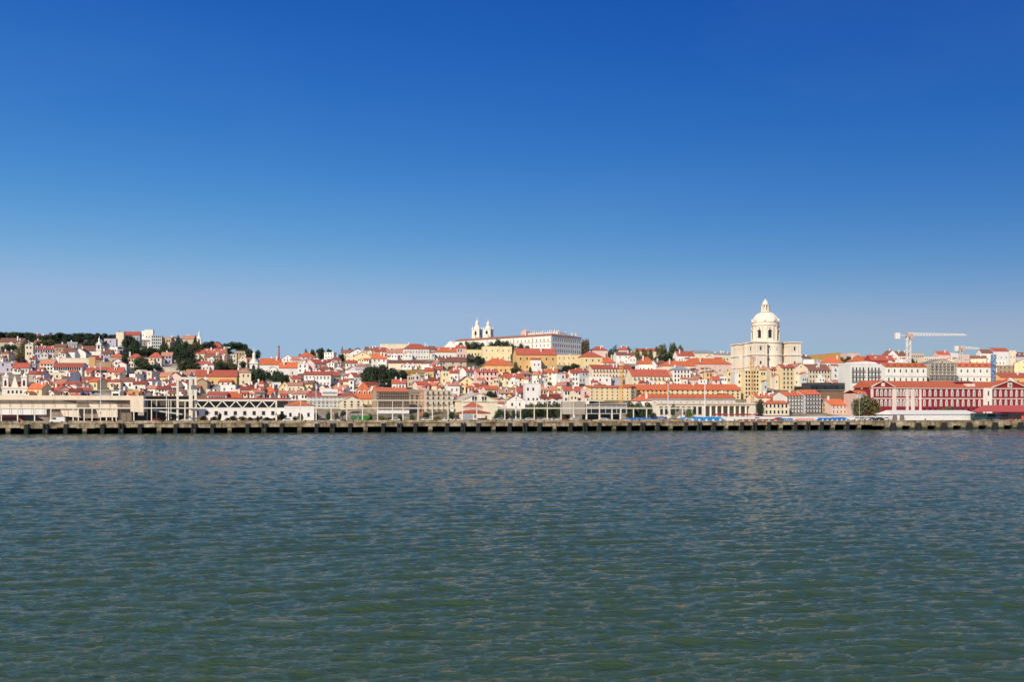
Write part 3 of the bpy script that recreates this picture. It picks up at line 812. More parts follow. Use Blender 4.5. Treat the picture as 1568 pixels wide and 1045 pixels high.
b = MB(); b.lathe(prof, n=48); dm = b.build('dome', 'limestone', p, (.80, .73, .62), smooth=True)
b = MB()
for i in range(16):
    t = math.tau*i/16
    for (r0, a), (r1, c) in zip(prof[:-2], prof[1:-1]): b.bar((r0*math.cos(t), r0*math.sin(t), a), (r1*math.cos(t), r1*math.sin(t), c), .22)
b.build('rib', 'limestone', dm, LS)
for i in range(8):
    t = R(-98+22.5+45*i); r0 = rr*.985; o = MB(); o.prism([(-.8,0),(.8,0),(.8,1.4),(0,2.2),(-.8,1.4)], -.9, 1.2); q = o.build('dormer', 'limestone', dm, LS); q.location = (r0*math.cos(t), r0*math.sin(t), zd0+.6); q.rotation_euler = (0, 0, t+R(90))
b = MB(); zl = zd1 - .3; b.lathe([(3.4, zl), (3.4, zl+.8), (2.9, zl+.8), (2.9, zl+1.0)], n=16)
for i in range(8):
    t = math.tau*(i+.5)/8; b.lathe([(.5, zl+1), (.42, zl+5.6)], 2.3*math.cos(t), 2.3*math.sin(t), 8)
b.lathe([(1.5, zl+1), (1.5, zl+5.6)], n=8); b.lathe([(2.7, zl+5.6), (2.7, zl+6.2), (2.05, zl+6.3), (1.95, zl+7.3), (1.6, zl+8.4), (.9, zl+9.3), (.35, zl+9.8), (.25, zl+11)], n=16)
ln_ = b.build('lantern', 'limestone', p, LS); ln_.scale = (1.2, 1.2, 1)
b = MB(); zt = zl + 11; b.lathe([(.1, zt-.3), (.45, zt+.2), (.1, zt+.7)], n=8); b.box(-.1, .1, -.1, .1, zt+.6, zt+2.8); b.box(-.7, .7, -.1, .1, zt+1.7, zt+1.95); b.build('cross', 'paint', ln_, (.3, .28, .25))
cover(1120, 1224, 524, 600)

# monastery with two bell towers
Xr, Yr = X_(845, 862), 862.0; zb = 54.0; yw = -R(40)
mo = thing('monastery', 'long white monastery on the hilltop with twin bell towers and red roof', 'monastery', (Xr, Yr, zb), yw)
ze = Z_(514, 862) - zb; Lf = 134.0; Ls = 44.0; Wd = Ls
b = MB(); b.box(-Lf+17, 0, 0, Wd, -18, ze); b.prism([(-Lf, -18), (-Lf+17, -18), (-Lf+17, ze-4), (-Lf+8.5, ze+1), (-Lf, ze-5)], 2, 30); b.build('wall', 'plaster', mo, (.82, .78, .72))
b = MB(); b.box(-Lf+17, .4, -.4, Wd+.4, ze, ze+.5)
roof_slab(b, (-Lf+17, -.6, ze+.55), (.6, -.6, ze+.55), (-6, 7, ze+2.6), (-Lf+17, 7, ze+2.6)); roof_slab(b, (.6, -.6, ze+.55), (.6, Wd+.6, ze+.55), (-7, Wd-6, ze+2.6), (-6, 7, ze+2.6))
b.build('roof', 'rooftile', mo, (.40, .17, .11))
for row in (ze-4.6, ze-9.3, ze-14):
    windows(mo, -76, -2, [row], 17, 'framed', 1.25, 2.0)
    windows(mo, 1, Wd-1, [row], 13, 'stone', 1.4, 2.4, 0, R(90))
b = MB()
b.box(-76, 0, -.15, -.004, ze-5.6, ze-5.2); b.build('string_course', 'stone_trim', mo)
for xx in (-76, -60, -44, -22, -.5): b = MB(); b.box(xx-.5, xx+.5, -.2, -.005, -18, ze); b.build('pilaster', 'stone_trim', mo)
b = MB()
for xx in (-96, -80, -34, -24, -14, -6, -1): b.box(xx-.45, xx+.45, 5, 6, ze+2, ze+5.4)
for yy in (6, 14, 26, 36, 42): b.box(-5, -4.2, yy, yy+.8, ze+2, ze+5.2)
b.build('chimney', 'plaster', mo, (.8, .72, .64))
b = MB(); b.box(-46, -4, 16, 26, ze, ze+4.3)
for i in range(17): xx = -45 + i*2.5; pinnacle(b, xx, 16.4, ze+4.3, .95)
b.build('parapet_wing', 'plaster', mo, (.80, .74, .66))
b = MB(); b.box(-46, -40, 13, 20, ze+3, ze+6.5); b.lathe([(4.3, ze+6.5), (.1, ze+9)], -43, 16.5, 4, R(45), R(405)); b.build('turret', 'plaster', mo, (.70, .42, .34))
def bell_tower_mb(s, hb, ztop):
    """square belfry with arched openings, pinnacles, small drum, dome and spike: base centre at origin, rising from -hb"""
    b = MB(); b.box(-s, s, -s, s, -hb, 0); b.box(-s-.35, s+.35, -s-.35, s+.35, 0, .6); b.box(-s*.97, s*.97, -s*.97, s*.97, .6, s*2.3); b.box(-s-.4, s+.4, -s-.4, s+.4, s*2.3, s*2.3+.6)
    for sx in (-1, 1):
        for sy in (-1, 1): pinnacle(b, sx*s*.85, sy*s*.85, s*2.3+.6, s*.38)
    z = s*2.3+.6; b.lathe([(s*.78, z), (s*.74, z+s*.5), (s*.55, z+s*1.0), (s*.42, z+s*1.15), (s*.40, z+s*2.0), (s*.48, z+s*2.05), (s*.36, z+s*2.5), (s*.12, z+s*2.8), (.06*s, z+s*3.3)], n=14)
    b.bar((0, 0, z+s*3.3), (0, 0, z+s*3.9), .05*s); return b
for i, (px, dd, top, base) in enumerate(((730.5, 935, 486, 516), (747.5, 925, 489, 514))):
    # tower centres found on the plan behind the long wing
    s = 3.9; Xt = X_(px, dd); zt = Z_(base, dd)
    tw = bell_tower_mb(s, 22, 0).build('bell_tower', 'limestone', mo, (.80, .74, .64))
    dx, dyy = Xt - Xr, dd - Yr; tw.location = (dx*math.cos(yw) + dyy*math.sin(yw), -dx*math.sin(yw) + dyy*math.cos(yw), zt - zb)
    tot = s*2.3+.6+s*3.9; tw.scale = (1, 1, (Z_(top, dd) - zt) / tot); tw.rotation_euler = (0, 0, R(20))
    for a, (lx, ly) in enumerate(((0, -s*.97), (s*.97, 0), (0, s*.97), (-s*.97, 0))): link('window', WIN['archdark'], tw, loc=(lx, ly, 1.6), scale=(2.2, 1, 5), rotz=R(90*a))
cover(676, 890, 512, 548)

def church_tower(px, pbase, ptop, wpx, label, name='bell_tower', col=(.82, .77, .68), rz=.2, D=None):
    D = D or march(px, pbase); X = X_(px, D); zg = terr(X, D); s = wpx/2/F*D; 
    H = Z_(ptop, D) - zg; up = s*2.3+.6+s*3.9
    t = thing(name, label, 'bell tower', (X, D, zg), rz, 'bell towers among the houses')
    w_ = bell_tower_mb(s, max(H-up, 1)+3, 0).build('wall', 'limestone', t, col); w_.location = (0, 0, H-up)
    for a, (lx, ly) in enumerate(((0, -s*.97), (s*.97, 0), (0, s*.97), (-s*.97, 0))): link('window', WIN['archdark'], t, loc=(lx, ly, H-up+1), scale=(s*.8, 1, s*1.5), rotz=R(90*a))
    return t
church_tower(389, 576, 533, 12, 'large white bell tower with small dome beside the long orange church roof', rz=R(8))
church_tower(152, 552, 514, 7, 'slim white bell tower beside the brown roofed church on the left hill', rz=R(10))
church_tower(305, 529, 505, 7, 'small white pointed bell tower beside the dark pines on the ridge', rz=R(10))
# twin towered church at far left
Dt = march(22, 606); S_ = Site(22, 0, D=Dt, rz=R(8)); S_.z = terr(S_.X, S_.Y)
t = S_.thing('twin_tower_church', 'small white church front with two short towers and curved gable', 'church')
b = MB(); a0, a1 = S_.x(3), S_.x(42); b.box(a0, a1, 0, 14, -4, S_.zz(594)); b.box(a0-.3, a1+.3, -.3, 0, S_.zz(594)-.3, S_.zz(594)+.3)
g0, g1 = S_.x(17), S_.x(28); gz = S_.zz(594); b.prism([(g0, gz), (g1, gz), (g1-.8, S_.zz(584)), ((g0+g1)/2, S_.zz(575)), (g0+.8, S_.zz(584))], 0, 1.0)
b.build('wall', 'plaster', t, (.82, .76, .66))
for qx in (8, 36.5):
    x = S_.x(qx); s = 4.0/F*Dt; zz0 = S_.zz(594); zz1 = S_.zz(578)
    b = MB(); b.box(-s, s, 0, 2*s, zz0, zz1); b.box(-s-.3, s+.3, -.3, 2*s+.3, zz1, zz1+.4); b.lathe([(s*.8, zz1+.4), (s*.6, zz1+1.3), (s*.15, zz1+2.2), (.05, zz1+3.2)], 0, s, 12)
    for i in (-1, 1): pinnacle(b, i*s*.9, .2, zz1+.4, .45)
    tw = b.build('tower', 'plaster', t, (.82, .76, .66)); tw.location = (x, .2, 0)
    link('window', WIN['archdark'], tw, loc=(0, 0, zz0+.8), scale=(1.0, 1, 2.6))
windows(t, a0+2, a1-2, [S_.zz(603)], 4, 'stone', 1, 1.6); b = MB(); b.prism([(a0, gz), (a1, gz), ((a0+a1)/2, gz+3)], 1.2, 14); b.build('roof', 'rooftile', t, ROOF['r'])
cover(2, 43, 572, 608)
# small landmarks
def chimney_stack(px, pb, pt, wpx, label):
    D = march(px, pb); X = X_(px, D); zg = terr(X, D); r = wpx/2/F*D; H = Z_(pt, D)-zg
    t = thing('chimney_stack', label, 'chimney stack', (X, D, zg)); b = MB(); b.box(-r*1.6, r*1.6, -r*1.6, r*1.6, 0, 3); b.lathe([(r*1.15, 3), (r*.75, H-1)], n=12); b.build('shaft', 'plaster', t, (.36, .10, .08))
    b = MB(); b.lathe([(r*.95, H-1), (r*.95, H)], n=12); b.build('rim', 'plaster', t, (.12, .06, .05))
chimney_stack(427, 560, 530, 2.6, 'tall thin red brick chimney stack against the sky')
def wall_thing(px0, px1, py0, py1, col, label, name='retaining_wall', u=None, th=1.2, yaw=None, py0b=None):
    xc = (px0+px1)/2; D = dist_u(xc, u) if u is not None else march(xc, py1)
    S = Site(xc, 0, D=D, rz=R(6) if yaw is None else yaw); S.z = terr(S.X, S.Y); t = S.thing(name, label, name.replace('_', ' '))
    a, c = S.x(px0), S.x(px1); z0, z1 = S.zz(py0), S.zz(py0b if py0b is not None else py0)
    b = MB(); b.prism([(a, -5), (c, -5), (c, z1), (a, z0)], 0, th); b.prism([(a-.1, z0), (c+.1, z1), (c+.1, z1+.25), (a-.1, z0+.25)], -.15, th+.15); b.build('wall', 'plaster', t, col)
    cover(px0, px1, py0, py1); return t, S
wall_thing(78, 137, 549, 558, (.72, .62, .47), 'long cream retaining wall above the dormered white terrace')
wall_thing(136, 146, 547, 568, (.55, .33, .16), 'tall ochre buttress wall ending the cream retaining wall')
wall_thing(146, 170, 555, 566, (.42, .28, .18), 'brown retaining wall under the slim bell tower')
wall_thing(228, 300, 563, 571, (.60, .52, .42), 'cream retaining wall below the lilac block and dark pines')
t, S = wall_thing(602, 645, 569, 577, (.38, .20, .06), 'brown slatted timber fence beside the dark tree clump', 'slatted_fence', py0b=567)
b = MB()
for i in range(24): x = S.x(602) + (S.x(645)-S.x(602))*(i+.5)/24; b.box(x-.18, x+.18, -.5, -.2, 0, S.zz(568))
b.build('post', 'plaster', t, (.55, .36, .12))
wall_thing(1224, 1287, 547, 552, (.52, .27, .07), 'slanting ochre terrace canopy right of the domed church', 'terrace_canopy', th=5, py0b=540, yaw=R(12))

# white apartments with dark loggias
t = house(1300, 1352, 558, 604, 556, 'f', 'W', 'w', 12, 0, 0, label='tall white modern apartment block with rows of dark loggias and curved roofline', name='apartment_block', dep=14)
HH = HOUSES[-1]; W = HH['W']; h = HH['H']
b = MB(); b.prism([(-W*.42, h), (W*.42, h), (W*.3, h+1.3), (0, h+1.9), (-W*.3, h+1.3)], .3, 13); b.build('roof_crest', 'plaster', t, WALL['W'])
for i in range(8):
    for j in range(3):
        x = -W*.44 + W*.88*(i + .5 + (.25 if i > 3 else -.25))/8; zz_ = h*.40 + j*h*.17
        link('loggia', WIN['balcony'], t, loc=(x, 0, zz_), scale=(1.3, 1, h*.15))
windows(t, -W*.4, W*.4, [h*.08], 3, 'dark', 4.5, h*.2)
# long white convent with scaffolded middle
def convent(px0, px1, cols, label, yr=556):
    t = house(px0, px1, 562, 588, yr, 'g', 'W', 'o', 11, cols, 2, 'stone', label=label, name='convent_wing', cat='convent wing', dep=12, hwin=2.4, wwin=1.2, group='wings of the long white convent')
    W, h = HOUSES[-1]['W'], HOUSES[-1]['H']; b = MB(); b.box(-W/2-.1, W/2+.1, -.25, -.004, h*.42, h*.42+.3); b.build('string_course', 'stone_trim', t)
    for i in range(6): 
        o = MB(); o.box(-.8, .8, 0, 1.5, 0, 1.1); o.build('dormer', 'plaster', t, (.25, .08, .05)).location = (-W/2+W*(i+.5)/6, .8, h+.6)
    return t
convent(1353, 1422, 7, 'left wing of the long white convent under the big white crane')
convent(1463, 1530, 6, 'right wing of the long white convent beside the blue crane')
t = house(1420, 1465, 556, 588, 550, 'e', 'B', 'g', 11, 5, 2, 'dark', label='scaffolded grey centre of the convent with columns and pediment', name='convent_portico', cat='portico', dep=14, wwin=1.4, hwin=3)
W, h = HOUSES[-1]['W'], HOUSES[-1]['H']; b = MB()
for i in range(7): b.lathe([(.45, h*.45), (.4, h-.4)], -W*.44+W*.88*i/6, -.6, 10)
b.box(-W*.48, W*.48, -1.2, 0, h*.40, h*.45); b.build('column', 'limestone', t, (.6, .56, .5))
def scaffold(t, x0, x1, z1, y=-1.6, n=12, rows=6, col=(.30, .25, .20), nm_='scaffolding'):
    b = MB()
    for i in range(n+1):
        x = x0 + (x1-x0)*i/n; b.bar((x, y, 0), (x, y, z1), .08); b.bar((x, y+1.1, 0), (x, y+1.1, z1), .08)
    for j in range(1, rows+1):
        z = z1*j/rows; b.box(x0, x1, y-.05, y+1.1, z-.12, z-.02); b.bar((x0, y, z-.6), (x1, y, z-.6), .05)
    for i in range(0, n, 2):
        b.bar((x0+(x1-x0)*i/n, y, 0), (x0+(x1-x0)*(i+1)/n, y, z1/2), .05)
    b.build(nm_, 'paint', t, col)
scaffold(t, -W/2, W/2, h, n=14, rows=7, col=(.45, .42, .38))

# cranes
def crane(px, pbase, pj, pl, pr, wpx, col, label, D=None, cw=(.75, .72, .68), tilt=0):
    D = D or march(px, pbase); X = X_(px, D); zg = terr(X, D); k = D/F; H = Z_(pj, D)-zg; s = wpx/2*k
    t = thing('tower_crane', label, 'crane', (X, D, zg), 0, 'tower cranes over the houses')
    b = MB(); r = max(.12, s*.2)
    for sx in (-1, 1):
        for sy in (-1, 1): b.bar((sx*s, sy*s, 0), (sx*s, sy*s, H), r)
    n = int(H/(2.2*s)) + 1
    for i in range(n):
        z0, z1 = H*i/n, H*(i+1)/n; sg = 1 if i % 2 else -1
        for (p0, p1) in (((-s*sg, -s), (s*sg, -s)), ((s, -s*sg), (s, s*sg)), ((-s, -s*sg), (-s, s*sg)), ((-s*sg, s), (s*sg, s))):
            b.bar((p0[0], p0[1], z0), (p1[0], p1[1], z1), r*.6)
    b.build('mast', 'paint', t, col)
    if pl is None: return t
    L0, L1 = (pl-px)*k, (pr-px)*k; hj = s*1.3; b = MB()
    b.bar((L0, -s*.7, H), (L1, -s*.7, H+tilt), r*.8); b.bar((L0, s*.7, H), (L1, s*.7, H+tilt), r*.8); b.bar((0, 0, H+hj*1.2), (L1*.97, 0, H+hj*.6+tilt), r*.8)
    n = int(L1/(hj*1.4))
    for i in range(n):
        a, c = L1*i/n, L1*(i+1)/n; m_ = (a+c)/2; zt = H+hj*(1.2-.6*m_/L1)+tilt*m_/L1
        for sy in (-1, 1): b.bar((a, sy*s*.7, H+tilt*i/n), (m_, 0, zt), r*.5); b.bar((m_, 0, zt), (c, sy*s*.7, H+tilt*(i+1)/n), r*.5)
    b.build('jib', 'paint', t, cw)
    b = MB(); b.box(L0-s*.4, L0+s*2.6, -s, s, H-s*2.2, H+s*1.6); b.build('counterweight', 'paint', t, cw)
    b = MB(); b.box(-s*1.5, s*2.2, -s*1.3, s*1.3, H-s*.5, H+hj*.9); b.box(s*.6, s*2.6, -s*1.6, -s*.2, H-s*2.6, H-s*.5); b.build('cab', 'paint', t, (.55, .36, .32) if col[0] > .5 else (.2, .2, .2))
    return t
crane(1391, 575, 514, 1371, 1479, 5.0, (.78, .75, .70), 'big white tower crane with long pale lattice jib above the convent')
crane(1471, 575, 533.5, 1462, 1500, 4.0, (.66, .60, .52), 'smaller white tower crane with a short jib against the sky', tilt=-.8)
crane(1521, 584, 543, None, None, 4.4, (.04, .20, .42), 'blue lattice crane mast beside the convent right wing', D=dist_u(1521, 150))
crane(346, 566, 533, 343, 353, 2.0, (.45, .25, .10), 'short brown crane mast beside the palace trees')
crane(951, 618, 556, 948, 956, 3.4, (.70, .38, .10), 'orange lattice crane mast in front of the long yellow building')
crane(1152, 640, 548, 1132, 1164, 3.6, (.75, .42, .10), 'orange lattice crane mast in front of the yellow apartment tower', D=dist_u(1152, 70))
crane(645, 640, 594, None, None, 5.0, (.50, .20, .10), 'rusty lattice frame beside the brown scaffolded block', D=dist_u(645, 62))
# ---------------------------------------------------------------- waterfront
WHT = (.84, .76, .62)
# cruise terminal shed, far left
S = Site(110, 26); t = S.thing('cruise_terminal', 'long beige cruise terminal hall with folded walls and open ground floor', 'terminal building')
x = S.x; z = S.zz; BE = (.84, .70, .53)
b = MB(); b.box(x(-60), x(220), -.6, 26, z(613), z(606.3)); b.build('roof_band', 'plaster', t, BE)
b = MB(); b.box(x(-60), x(200), 1.0, 25, z(626.5), z(613)); b.build('wall', 'plaster', t, BE)
b = MB(); b.hexa([(x(200), -.7, z(631)), (x(220), -.7, z(632)), (x(220), 20, z(631)), (x(200), 20, z(631)), (x(200), -.7, z(613)), (x(220), -.7, z(613)), (x(220), 20, z(613)), (x(200), 20, z(613))]); b.build('end_block', 'plaster', t, BE)
def fold(poly, y0, col, nm_='folded_wall'):
    b = MB(); b.prism([(x(a), z(c)) for a, c in poly], y0, 22); b.build(nm_, 'plaster', t, col)
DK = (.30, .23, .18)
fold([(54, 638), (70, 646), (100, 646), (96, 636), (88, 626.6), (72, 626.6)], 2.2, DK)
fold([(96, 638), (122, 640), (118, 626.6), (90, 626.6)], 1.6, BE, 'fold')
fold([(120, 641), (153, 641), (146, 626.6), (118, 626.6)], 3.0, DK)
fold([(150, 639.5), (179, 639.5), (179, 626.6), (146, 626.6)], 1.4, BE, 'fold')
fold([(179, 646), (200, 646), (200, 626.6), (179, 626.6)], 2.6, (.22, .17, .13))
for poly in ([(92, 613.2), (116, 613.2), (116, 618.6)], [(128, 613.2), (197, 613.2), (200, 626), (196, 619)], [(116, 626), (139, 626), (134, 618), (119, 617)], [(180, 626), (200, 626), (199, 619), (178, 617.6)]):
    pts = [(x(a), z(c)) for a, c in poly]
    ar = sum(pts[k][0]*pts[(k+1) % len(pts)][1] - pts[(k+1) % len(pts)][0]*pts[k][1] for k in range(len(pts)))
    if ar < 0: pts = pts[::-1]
    b = MB(); b.prism(pts, .9, .996); b.build('dark_sliver', 'plaster', t, DK)  # thin dark brown plates proud of the wall, for the overhang slivers
b = MB(); b.box(x(-60), x(70), 1.2, 2.1, z(635.5), z(626.6)); b.build('panel', 'plaster', t, (.82, .80, .76))
b = MB(); b.box(x(-60), x(60), 4, 5, 0, z(635.5)); b.box(x(98), x(222), 9, 10, 0, z(637)); b.box(x(112), x(215), 8.4, 8.9, 0, z(640)); b.build('glazing', 'paint', t, (.05, .05, .07))
b = MB(); b.prism([(x(-40), z(637)), (x(24), z(637)), (x(34), z(646)), (x(30), z(646)), (x(22), z(639)), (x(-40), z(639.5))], 3, 3.8); b.build('awning', 'paint', t, (.50, .09, .04))
b = MB()
for px in range(-20, 200, 17): b.box(x(px)-.05, x(px)+.05, .55, .65, 0 if px > 60 else z(635), z(613))
b.build('mullion', 'paint', t, (.25, .2, .16))
cover(0, 222, 600, 650)
# dark hall behind
S = Site(255, 34); t = S.thing('dark_hall', 'dark brown flat hall beside the beige cruise terminal', 'hall')
x = S.x; z = S.zz
b = MB(); b.box(x(219), x(292), 0, 16, z(622), z(608)); b.box(x(219), x(292), 3, 16, 0, z(622)); b.build('wall', 'plaster', t, (.10, .075, .06))
b = MB(); b.box(x(218), x(293), -1.2, 16.5, z(608), z(606.6)); b.build('roof', 'plaster', t, (.18, .12, .09))
b = MB(); b.hexa([(x(236), -3, z(630)), (x(280), -3, z(636)), (x(280), 3, z(636)), (x(236), 3, z(630)), (x(236), -3, z(627.5)), (x(280), -3, z(634)), (x(280), 3, z(634)), (x(236), 3, z(627.5))]); b.build('ramp', 'paint', t, (.45, .5, .5))
b = MB()
for px in (226, 240, 262, 284): b.box(x(px)-.2, x(px)+.2, -1, -.6, 0, z(613))
b.build('column', 'paint', t, (.5, .45, .38)); cover(219, 292, 602, 650)
# quay pergola: posts and two long rails
S = Site(520, 8); t = S.thing('quay_pergola', 'long white open steel frame of posts and two rails along the quay', 'pergola')
x = S.x; z = S.zz; zm, zt = z(625.6), z(613.5)
b = MB(); b.box(x(-60), x(1062), -.25, .25, zm-.18, zm+.22); b.build('lower_rail', 'paint', t, WHT)
b = MB(); b.box(x(205), x(925), -.2, .2, zt-.1, zt+.22); b.build('upper_rail', 'paint', t, WHT)
b = MB(); b.box(x(440), x(1062), .3, .36, zm+.62, zm+.70); b.build('wire', 'paint', t, (.50, .42, .28))
posts = [2, 27, 53, 78, 112, 120, 129, 141, 163, 172, 178, 205, 232, 258, 283] + [460, 484, 507, 531, 555, 578, 601, 617, 640, 662, 686, 708, 730, 752, 773, 797, 818, 838, 859, 878, 898, 918, 937, 950, 970, 990, 1010, 1045]
pm = MB(); pm.box(-.18, .18, -.18, .18, 0, 1)
pmesh = pm.mesh('post', 'paint'); tm = MB(); tm.box(-.10, .10, -.10, .10, 0, 1); tmesh = tm.mesh('post', 'paint')
for px in posts: link('post', pmesh, t, WHT, loc=(x(px), 0, 0), scale=(1, 1, zm-.18))
for px in posts[11:-6]: link('post', tmesh, t, WHT, loc=(x(px), 0, zm+.22), scale=(1, 1, zt-zm-.32))
# handrail along the quay edge
S = Site(784, 2.2); t = S.thing('quay_railing', 'low pale kerb rail running along the top of the quay', 'railing'); b = MB(); b.box(S.x(-200), S.x(1060), -.1, .1, .05, .75) ; b.build('rail', 'quay_concrete', t)
# gantry frames
def gantry(px0, px1, pt, label, u, r=.45, mid=None):
    S = Site((px0+px1)/2, u); t = S.thing('steel_gantry', label, 'gantry', 'steel gantries by the covered bridge'); x = S.x; z = S.zz
    for px in (px0, px1):
        b = MB(); b.box(x(px)-r, x(px)+r, -r, r, 0, z(pt)-.9); b.build('leg', 'paint', t, WHT)
    b = MB(); b.box(x(px0)-r, x(px1)+r, -r, r, z(pt)-.9, z(pt)); b.build('crossbeam', 'paint', t, WHT)
    if mid: b = MB(); b.box(x(px0)+r, x(px1)-r, -r*.6, r*.6, z(mid)-.5, z(mid)); b.build('tie_beam', 'paint', t, WHT)
gantry(272, 291, 578, 'tall white portal gantry left of the truss bridge', 12, .40, 613)
gantry(293, 299.5, 577.5, 'narrow twin post gantry at the end of the truss bridge', 16, .45, 592)
# truss bridge
S = Site(362, 14); t = S.thing('truss_bridge', 'covered passenger bridge with white zigzag truss over the white warehouse', 'bridge'); x = S.x; z = S.zz
zb_, zt_ = z(625.6), z(614)
b = MB(); b.box(x(296), x(424), -.2, 3.4, zt_-.25, zt_+.25); b.box(x(296), x(424), -.2, 3.4, zb_-.25, zb_+.2); b.build('deck', 'paint', t, WHT)
b = MB(); n = 6; L0, L1 = x(299), x(422)
for i in range(n):
    a, c = L0+(L1-L0)*i/n, L0+(L1-L0)*(i+1)/n; m_ = (a+c)/2
    for yy in (0, 3.2): b.bar((a, yy, zt_), (m_, yy, zb_), .2); b.bar((m_, yy, zb_), (c, yy, zt_), .2)
for px in (298, 423): b.box(x(px)-.3, x(px)+.3, -.3, .3, 0, zt_)
b.build('truss', 'paint', t, WHT)
b = MB(); b.box(x(297), x(423), 1.5, 1.62, zb_+.2, zt_-.25); b.build('glazing', 'glass', t)
# white warehouse under it
t = house(298, 437, 614, 645, 609.5, 'g', 'W', 'r', R(0)+13.8, 10, 1, 'dark', u=40, dep=14, label='long white warehouse with small square windows behind the truss bridge', name='warehouse', hwin=1.6, wwin=1.3, chim=0, group=None)
W, h = HOUSES[-1]['W'], HOUSES[-1]['H']; b = MB(); b.box(-W/2, W/2, -.15, -.004, h-3.2, h-.3); b.build('clerestory', 'glass', t)
t = house(437, 480, 621, 645, 614, 'h', 'W', 'o', 13.8, 3, 1, 'dark', u=30, dep=12, label='low white pavilion with bright orange hipped roof beside the truss bridge', name='pavilion', chim=0, group=None)
# office block with sign
t = house(473, 541, 607, 640, 602, 'g', 'S', 'r', 13.8, 11, 4, 'framed', u=92, dep=13, label='long pale grey office block with a white sign board on its roof', name='office_block', chim=0, hwin=1.7, wwin=1.0, group=None)
W, h = HOUSES[-1]['W'], HOUSES[-1]['H']; b = MB(); b.box(-W*.2, W*.14, .4, .7, h+.2, h+3.2); o = b.build('sign_board', 'plaster', t, (.8, .8, .78))
b = MB(); r9 = random.Random(2)
for i in range(14): xx = -W*.18 + i*W*.022; b.box(xx, xx+.28, .3, .4, h+1.1, h+1.1+r9.choice([.9, 1.1, .9])) ; b.box(xx, xx+.42, .3, .4, h+1.1, h+1.25)
b.build('lettering', 'paint', o, (.2, .25, .25))
b = MB(); b.box(-W/2-.15, W/2+.15, -.3, -.004, h-.5, h-.1); b.box(-W/2-.1, W/2+.1, -.2, -.004, h*.5, h*.5+.25); b.build('cornice', 'stone_trim', t)
house(522, 555, 614, 640, 607, 'e', 'C', 'c', 13.8, 3, 3, 'dark', u=84, dep=14, label='cream gabled house in front of the red mansard roof', chim=0)
t = house(541, 578, 612, 640, 586, 'h', 'Y', 'o', 13.8, 4, 3, 'framed', u=100, dep=24, label='yellow house with a huge bright orange dormered mansard roof', dormers=5, chim=1)
t = house(577, 625, 600, 645, 594, 'g', 'T', 'o', 13.8, 6, 5, 'dark', u=70, dep=20, label='brown block wrapped in scaffolding and netting under an orange roof', name='scaffolded_block', chim=0, group=None)
W, h = HOUSES[-1]['W'], HOUSES[-1]['H']; scaffold(t, -W/2, W/2, h, n=14, rows=7, col=(.34, .26, .19)); b = MB(); b.box(-W/2, W/2, -.35, -.28, h*.28, h*.96); b.build('netting', 'paint', t, (.40, .31, .23))
b = MB(); b.box(-W/2, W/2, -2, -1.9, 0, h*.16); b.build('hoarding', 'paint', t, (.8, .8, .78))
t = house(650, 693, 599, 640, 597, 'f', 'B', 'w', 13.8, 5, 4, 'balcony', u=76, dep=14, label='worn beige apartment block with balconies beside the rusty frame', name='apartment_block', hwin=1.8, wwin=1.1)
house(626, 651, 606, 640, 603, 'f', 'T', 'w', 13.8, 3, 4, 'dark', u=100, dep=14, label='shaded brown block between the scaffolded and the beige blocks')
t = house(706, 762, 613.5, 645, 602, 'e', 'C', 'c', 13.8, 0, 0, u=62, dep=30, label='big cream gabled warehouse with two tall windows in its gable', name='warehouse', chim=0, group=None)
W, h = HOUSES[-1]['W'], HOUSES[-1]['H']; windows(t, -4.6, 4.6, [h-.6], 2, 'framed', 3.0, 2.6)
b = MB(); b.box(-W/2-.1, W/2+.1, -.25, -.004, h-.9, h-.6); b.build('string_course', 'stone_trim', t)
t = house(706, 752, 633, 645, 626.5, 'h', 'C', 'r', 13.8, 0, 0, u=22, dep=13, label='low cream customs shed with two tier red roof and grey roller door', name='quay_shed', chim=0, group=None)
W, h = HOUSES[-1]['W'], HOUSES[-1]['H']
b = MB(); r0 = W*.30; b.box(-r0, r0, 5, 8.5, h+1.2, h+2.4); b.build('upper_wall', 'plaster', t, WALL['C'])
b = MB(); b.face([(-r0-.5, 4.3, h+2.35), (r0+.5, 4.3, h+2.35), (.6, 6.7, h+4.6), (-.6, 6.7, h+4.6)]); b.face([(r0+.5, 9.2, h+2.35), (-r0-.5, 9.2, h+2.35), (-.6, 6.7, h+4.6), (.6, 6.7, h+4.6)]); b.face([(-r0-.5, 9.2, h+2.35), (-r0-.5, 4.3, h+2.35), (-.6, 6.7, h+4.6)]); b.face([(r0+.5, 4.3, h+2.35), (r0+.5, 9.2, h+2.35), (.6, 6.7, h+4.6)]); b.build('upper_roof', 'rooftile', t, ROOF['r'])
b = MB(); b.box(-W*.44, -W*.12, -.12, .02, 0, h*.85); b.build('roller_door', 'paint', t, (.35, .38, .42))
b = MB(); b.box(-W*.06, W*.0, -.1, .02, 0, h*.8); b.box(W*.3, W*.36, -.1, .02, h*.2, h*.7); b.build('door', 'paint', t, (.25, .08, .05))
